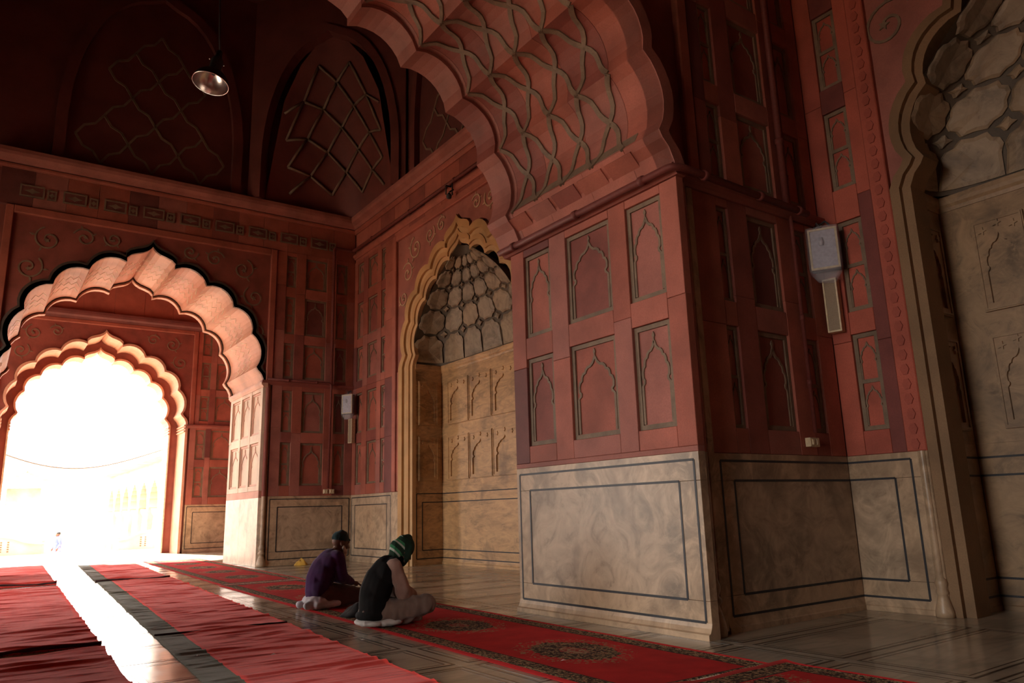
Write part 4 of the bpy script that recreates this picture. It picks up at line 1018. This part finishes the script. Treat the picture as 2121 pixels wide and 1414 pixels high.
# the man in the dark waistcoat, sitting cross-legged, bent forward
def person_waistcoat(loc, rz):
    o = empty('person', loc, rz, 'person in black waistcoat and green striped head scarf sitting cross legged', 'person')
    hp, P_ = head((.37, 0, .755), .62, 1.1)
    torso = [((0, 0, .15), .13), ((.01, 0, .30), .125), ((.07, 0, .46), .135), ((.15, 0, .57), .12)]
    sh = {s: (.17, .165*s, .585) for s in (1, -1)}; el = {s: (.25, .245*s, .35) for s in (1, -1)}; wr = {1: (.46, .07, .245), -1: (.47, -.07, .25)}
    hip = {s: (.04, .10*s, .125) for s in (1, -1)}; kn = {1: (.44, .34, .17), -1: (.50, -.31, .20)}; an = {1: (.40, -.10, .085), -1: (.30, .10, .07)}
    body = hp + limb([t[0] for t in torso], [t[1] for t in torso]) + [('c', (.20, 0, .62), (.33, 0, .70), .055, .05), ('c', sh[1], sh[-1], .06, .06)]
    for s in (1, -1):
        body += limb([sh[s], el[s], wr[s]], [.052, .042, .027]) + hand(wr[s], (.8, -.25*s, -.15), s, (-.1, -s, .25))
        body += limb([hip[s], kn[s], an[s]], [.09, .062, .04]) + [('c', an[s], Vector(an[s])+Vector((.08, -.13*s, -.035)), .036, .026)]
    blob('body', body, .0085, M['skin'], o, 3)
    # trousers
    pr = [('e', (.02, 0, .12), (.20, .20, .12), 0)]
    for s in (1, -1): pr += limb([hip[s], kn[s], an[s]], [.125, .098, .075]) + [('c', kn[s], Vector(kn[s])+Vector((.03, 0, .0)), .105, .09)]
    pr += [('e', (.36, -.02, .075), (.22, .24, .075), 0)]
    blob('trousers', pr, .012, cloth('taupe_cotton', (.20, .135, .105)), o, 5, .020, 8, 2)
    # shirt: sleeves and skirt of the kurta
    pr = [('c', sh[1], sh[-1], .075, .075)] + limb([(.02, 0, .30), (.15, 0, .56)], [.11, .10])
    for s in (1, -1): pr += limb([sh[s], el[s], Vector(wr[s])*.9+Vector(el[s])*.1], [.088, .079, .058]) + [('e', (.24, .235*s, .37), (.088, .075, .12), -.2)]
    pr += [('e', (.22, 0, .15), (.20, .18, .09), .2)]
    blob('shirt', pr, .011, cloth('beige_shirt', (.34, .21, .165)), o, 4, .015, 9, 5)
    pr = [('e', (-.07, -.03, .038), (.17, .24, .034), 0), ('e', (.10, -.2, .04), (.16, .07, .035), 0)]
    blob('shirt_tail', pr, .011, cloth('white_cotton', (.70, .66, .62)), o, 3, .008, 10, 6)
    # waistcoat
    pr = [('c', (.185, .13, .600), (.185, -.13, .600), .092, .092)] + limb([(-.015, 0, .14), (-.02, 0, .30), (.04, 0, .45), (.14, 0, .57)], [.175, .168, .165, .14])
    pr += [('e', (-.005, 0, .20), (.185, .225, .20), 0), ('e', (.03, 0, .38), (.17, .225, .20), .25), ('e', (.10, 0, .50), (.155, .235, .17), .45)]
    pr += [('e', (-.04, 0, .10), (.185, .235, .07), 0), ('c', (.22, 0, .62), (.29, 0, .665), .085, .075)]
    blob('waistcoat', pr, .011, cloth('black_wool_vest', (.008, .007, .007), sheen=0), o, 9, .006, 6, 9)
    # head scarf
    t = NT('green_striped_scarf'); X, Y, Z = t.xyz()
    st = t.math('SINE', t.math('MULTIPLY', t.math('ADD', t.math('ADD', Z, t.math('MULTIPLY', X, .28)), t.math('MULTIPLY', t.noise(6, 2), .012)), 2*math.pi/.0145))
    cc = t.mix(t.ramp(st, [(.62, (0,)*3), (.85, (1,)*3)]), (.012, .022, .018), (.045, .12, .06))
    wide = t.math('MULTIPLY', t.math('LESS_THAN', X, .335), t.math('GREATER_THAN', t.math('SINE', t.math('MULTIPLY', t.math('ADD', Z, X), 46.0)), -.1)); cc = t.mix(wide, cc, t.mix(t.math('GREATER_THAN', t.math('SINE', t.math('MULTIPLY', t.math('ADD', Z, X), 92.0)), .3), (.05, .22, .10), (.50, .52, .46)))
    t.bump(t.noise(200, 2), .4, .003)
    pr = [('e', P_(-.015, 0, .03), (.130, .110, .128), .62), ('e', P_(-.06, 0, -.03), (.085, .098, .10), .4), ('c', P_(-.02, 0, .12), P_(-.03, 0, .10), .05, .05)]
    for s in (1, -1): pr += limb([P_(.02, .084*s, .05), P_(.045, .082*s, -.04), P_(.05, .066*s, -.135)], [.030, .034, .022])
    pr += limb([P_(-.09, 0, -.02), (.255, 0, .68), (.17, .02, .645)], [.08, .075, .05]) + [('c', P_(.03, -.04, -.15), P_(.03, .04, -.15), .032, .032)]
    blob('head_scarf', pr, .009, t.done(cc, .9, .2), o, 4, .004, 14, 3)
    return o
person_waistcoat((3.40, 7.26, .02), R(-4)).scale = (.84, .92, .93)

# the kneeling man in the purple sweater
def person_sweater(loc, rz):
    o = empty('person', loc, rz, 'kneeling person in purple sweater and teal knitted cap with pale beard', 'person')
    hp, P_ = head((.275, 0, .81), .28, 1.13)
    sh = {s: (.17, .165*s, .63) for s in (1, -1)}; el = {s: (.20, .24*s, .38) for s in (1, -1)}; wr = {s: (.42, .10*s, .285) for s in (1, -1)}
    hip = {s: (.03, .10*s, .20) for s in (1, -1)}; kn = {s: (.50, .16*s, .12) for s in (1, -1)}; an = {s: (-.06, .13*s, .05) for s in (1, -1)}
    body = hp + limb([(0, 0, .20), (.01, 0, .36), (.07, 0, .52), (.15, 0, .62)], [.13, .12, .13, .12]) + [('c', (.16, 0, .66), (.23, 0, .745), .055, .05), ('c', sh[1], sh[-1], .06, .06)]
    for s in (1, -1):
        body += limb([sh[s], el[s], wr[s]], [.052, .042, .027]) + hand(wr[s], (.9, -.15*s, -.2), s, (-.1, -s, .25))
        body += limb([hip[s], kn[s]], [.09, .062]) + limb([kn[s], an[s]], [.06, .04]) + [('c', an[s], Vector(an[s])+Vector((-.15, -.02*s, -.005)), .036, .026)]
    blob('body', body, .0085, M['skin'], o, 3)
    pr = [('e', (.02, 0, .18), (.17, .20, .12), 0), ('e', (.28, 0, .13), (.26, .20, .11), .12)]
    for s in (1, -1): pr += limb([hip[s], kn[s]], [.12, .098]) + limb([kn[s], (.05, .15*s, .06)], [.09, .06])
    blob('trousers', pr, .012, cloth('maroon_brown_cotton', (.105, .050, .046)), o, 5, .012, 7, 4)
    pr = [('e', (-.05, 0, .10), (.16, .21, .075), 0)]
    for s in (1, -1): pr += limb([(.06, .15*s, .055), (-.06, .13*s, .055), (-.22, .11*s, .045)], [.055, .052, .042])
    pr += [('c', (-.1, -.18, .05), (.16, -.22, .055), .05, .035)]
    blob('white_kurta_tail', pr, .011, cloth('white_cotton_shirt', (.68, .64, .68)), o, 3, .010, 10, 7)
    pr = [('c', (.165, .13, .635), (.165, -.13, .635), .09, .09)] + limb([(-.02, 0, .20), (-.02, 0, .36), (.04, 0, .50), (.13, 0, .61)], [.168, .165, .16, .135])
    for s in (1, -1):
        pr += limb([sh[s], el[s], (.385, .115*s, .30)], [.085, .075, .048])
    pr += [('e', (-.005, 0, .25), (.18, .22, .17), 0), ('e', (.03, 0, .42), (.172, .225, .20), .25), ('e', (.10, 0, .55), (.155, .235, .16), .45)]
    blob('sweater', pr, .011, cloth('purple_wool', (.060, .016, .085), sheen=.2), o, 9, .006, 6, 1)
    blob('shirt_collar', limb([(.15, .075, .70), (.12, 0, .72), (.15, -.075, .70), (.23, -.055, .685)], [.022, .026, .022, .016]), .009, cloth('white_collar', (.70, .66, .64)), o, 3)
    pr = [('e', P_(-.018, 0, .058), (.117, .099, .090), .28), ('c', P_(-.02, 0, .105), P_(.01, 0, .105), .055, .05), ('c', P_(.085, -.03, .055), P_(.085, .03, .055), .016, .016), ('c', P_(-.115, 0, .03), P_(-.105, 0, .05), .014, .02)]
    blob('knitted_cap', pr, .009, cloth('teal_knit', (.022, .060, .066), 180), o, 3, .003, 20, 2)
    pr = [('c', P_(.062, -.04, -.08), P_(.062, .04, -.08), .026, .026), ('c', P_(.075, 0, -.10), P_(.095, 0, -.20), .042, .018), ('c', P_(.02, .066, -.04), P_(.06, .04, -.085), .018, .022), ('c', P_(.02, -.066, -.04), P_(.06, -.04, -.085), .018, .022)]
    blob('beard', pr, .008, cloth('pale_beard', (.78, .70, .56), 120), o, 2, .006, 30, 4)
    return o
person_sweater((3.54, 9.1, .02), R(0)).scale = (.92, .97, .905)

# someone far out in the courtyard
def person_far(loc, rz):
    o = empty('person', loc, rz, 'distant person in blue standing in the bright courtyard', 'person')
    hp, P_ = head((.02, 0, 1.60), 0)
    body = hp + limb([(0, 0, .95), (0, 0, 1.15), (0, 0, 1.36)], [.13, .12, .13]) + [('c', (0, 0, 1.42), (.01, 0, 1.53), .055, .05), ('c', (0, .17, 1.40), (0, -.17, 1.40), .06, .06)]
    for s in (1, -1):
        body += limb([(0, .19*s, 1.40), (-.02, .27*s, 1.13), (.10, .25*s, .92)], [.052, .042, .028]) + hand((.10, .25*s, .92), (.3, 0, -1), s, (.9, 0, .3))
        body += limb([(0, .09*s, .92), (.04*s, .10*s, .50), (.0+.06*s, .10*s, .07)], [.09, .06, .042]) + [('c', (.06*s, .10*s, .05), (.06*s+.16, .11*s, .035), .04, .03)]
    blob('body', body, .013, M['skin'], o, 2)
    pr = limb([(0, 0, .60), (0, 0, 1.0), (0, 0, 1.38)], [.20, .165, .15]) + [('c', (0, .16, 1.40), (0, -.16, 1.40), .08, .08)]
    for s in (1, -1): pr += limb([(0, .19*s, 1.40), (-.02, .27*s, 1.13), (.08, .255*s, .97)], [.08, .065, .05])
    blob('tunic', pr, .018, cloth('blue_tunic', (.12, .16, .42)), o, 3, .008, 5)
    blob('trousers', [q for s in (1, -1) for q in limb([(0, .09*s, .90), (.04*s, .10*s, .5), (.06*s, .10*s, .12)], [.12, .09, .075])], .018, cloth('pale_blue_trousers', (.25, .28, .45)), o, 3)
    blob('hair', [('e', P_(-.02, 0, .05), (.104, .086, .085), 0)], .014, plain('black_hair', (.01, .009, .008), .6), o, 2)
    return o
person_far((3.78, 45.5, -1.1), R(200))

DONE = []
dgr = bpy.context.evaluated_depsgraph_get()
for o, mat, fold, fscale, seed in BLOBS:
    me = bpy.data.meshes.new_from_object(o.evaluated_get(dgr))
    if fold:
        new = []
        for p, nv in [(v.co.copy(), v.normal.copy()) for v in me.vertices]:
            n = noise.noise((p.x*fscale+seed, p.y*fscale, p.z*fscale*.45+seed)); n2 = noise.noise((p.x*fscale*2.4, p.y*fscale*2.4+seed, p.z*fscale))
            new += list(p + nv*fold*((1-abs(n)*2.2) + .4*n2))
        me.vertices.foreach_set('co', new)
    me.polygons.foreach_set('use_smooth', [True]*len(me.polygons))
    if not me.materials: me.materials.append(mat)
    DONE.append((o, me))
for o, me in DONE:
    o.modifiers.clear(); o.data = me
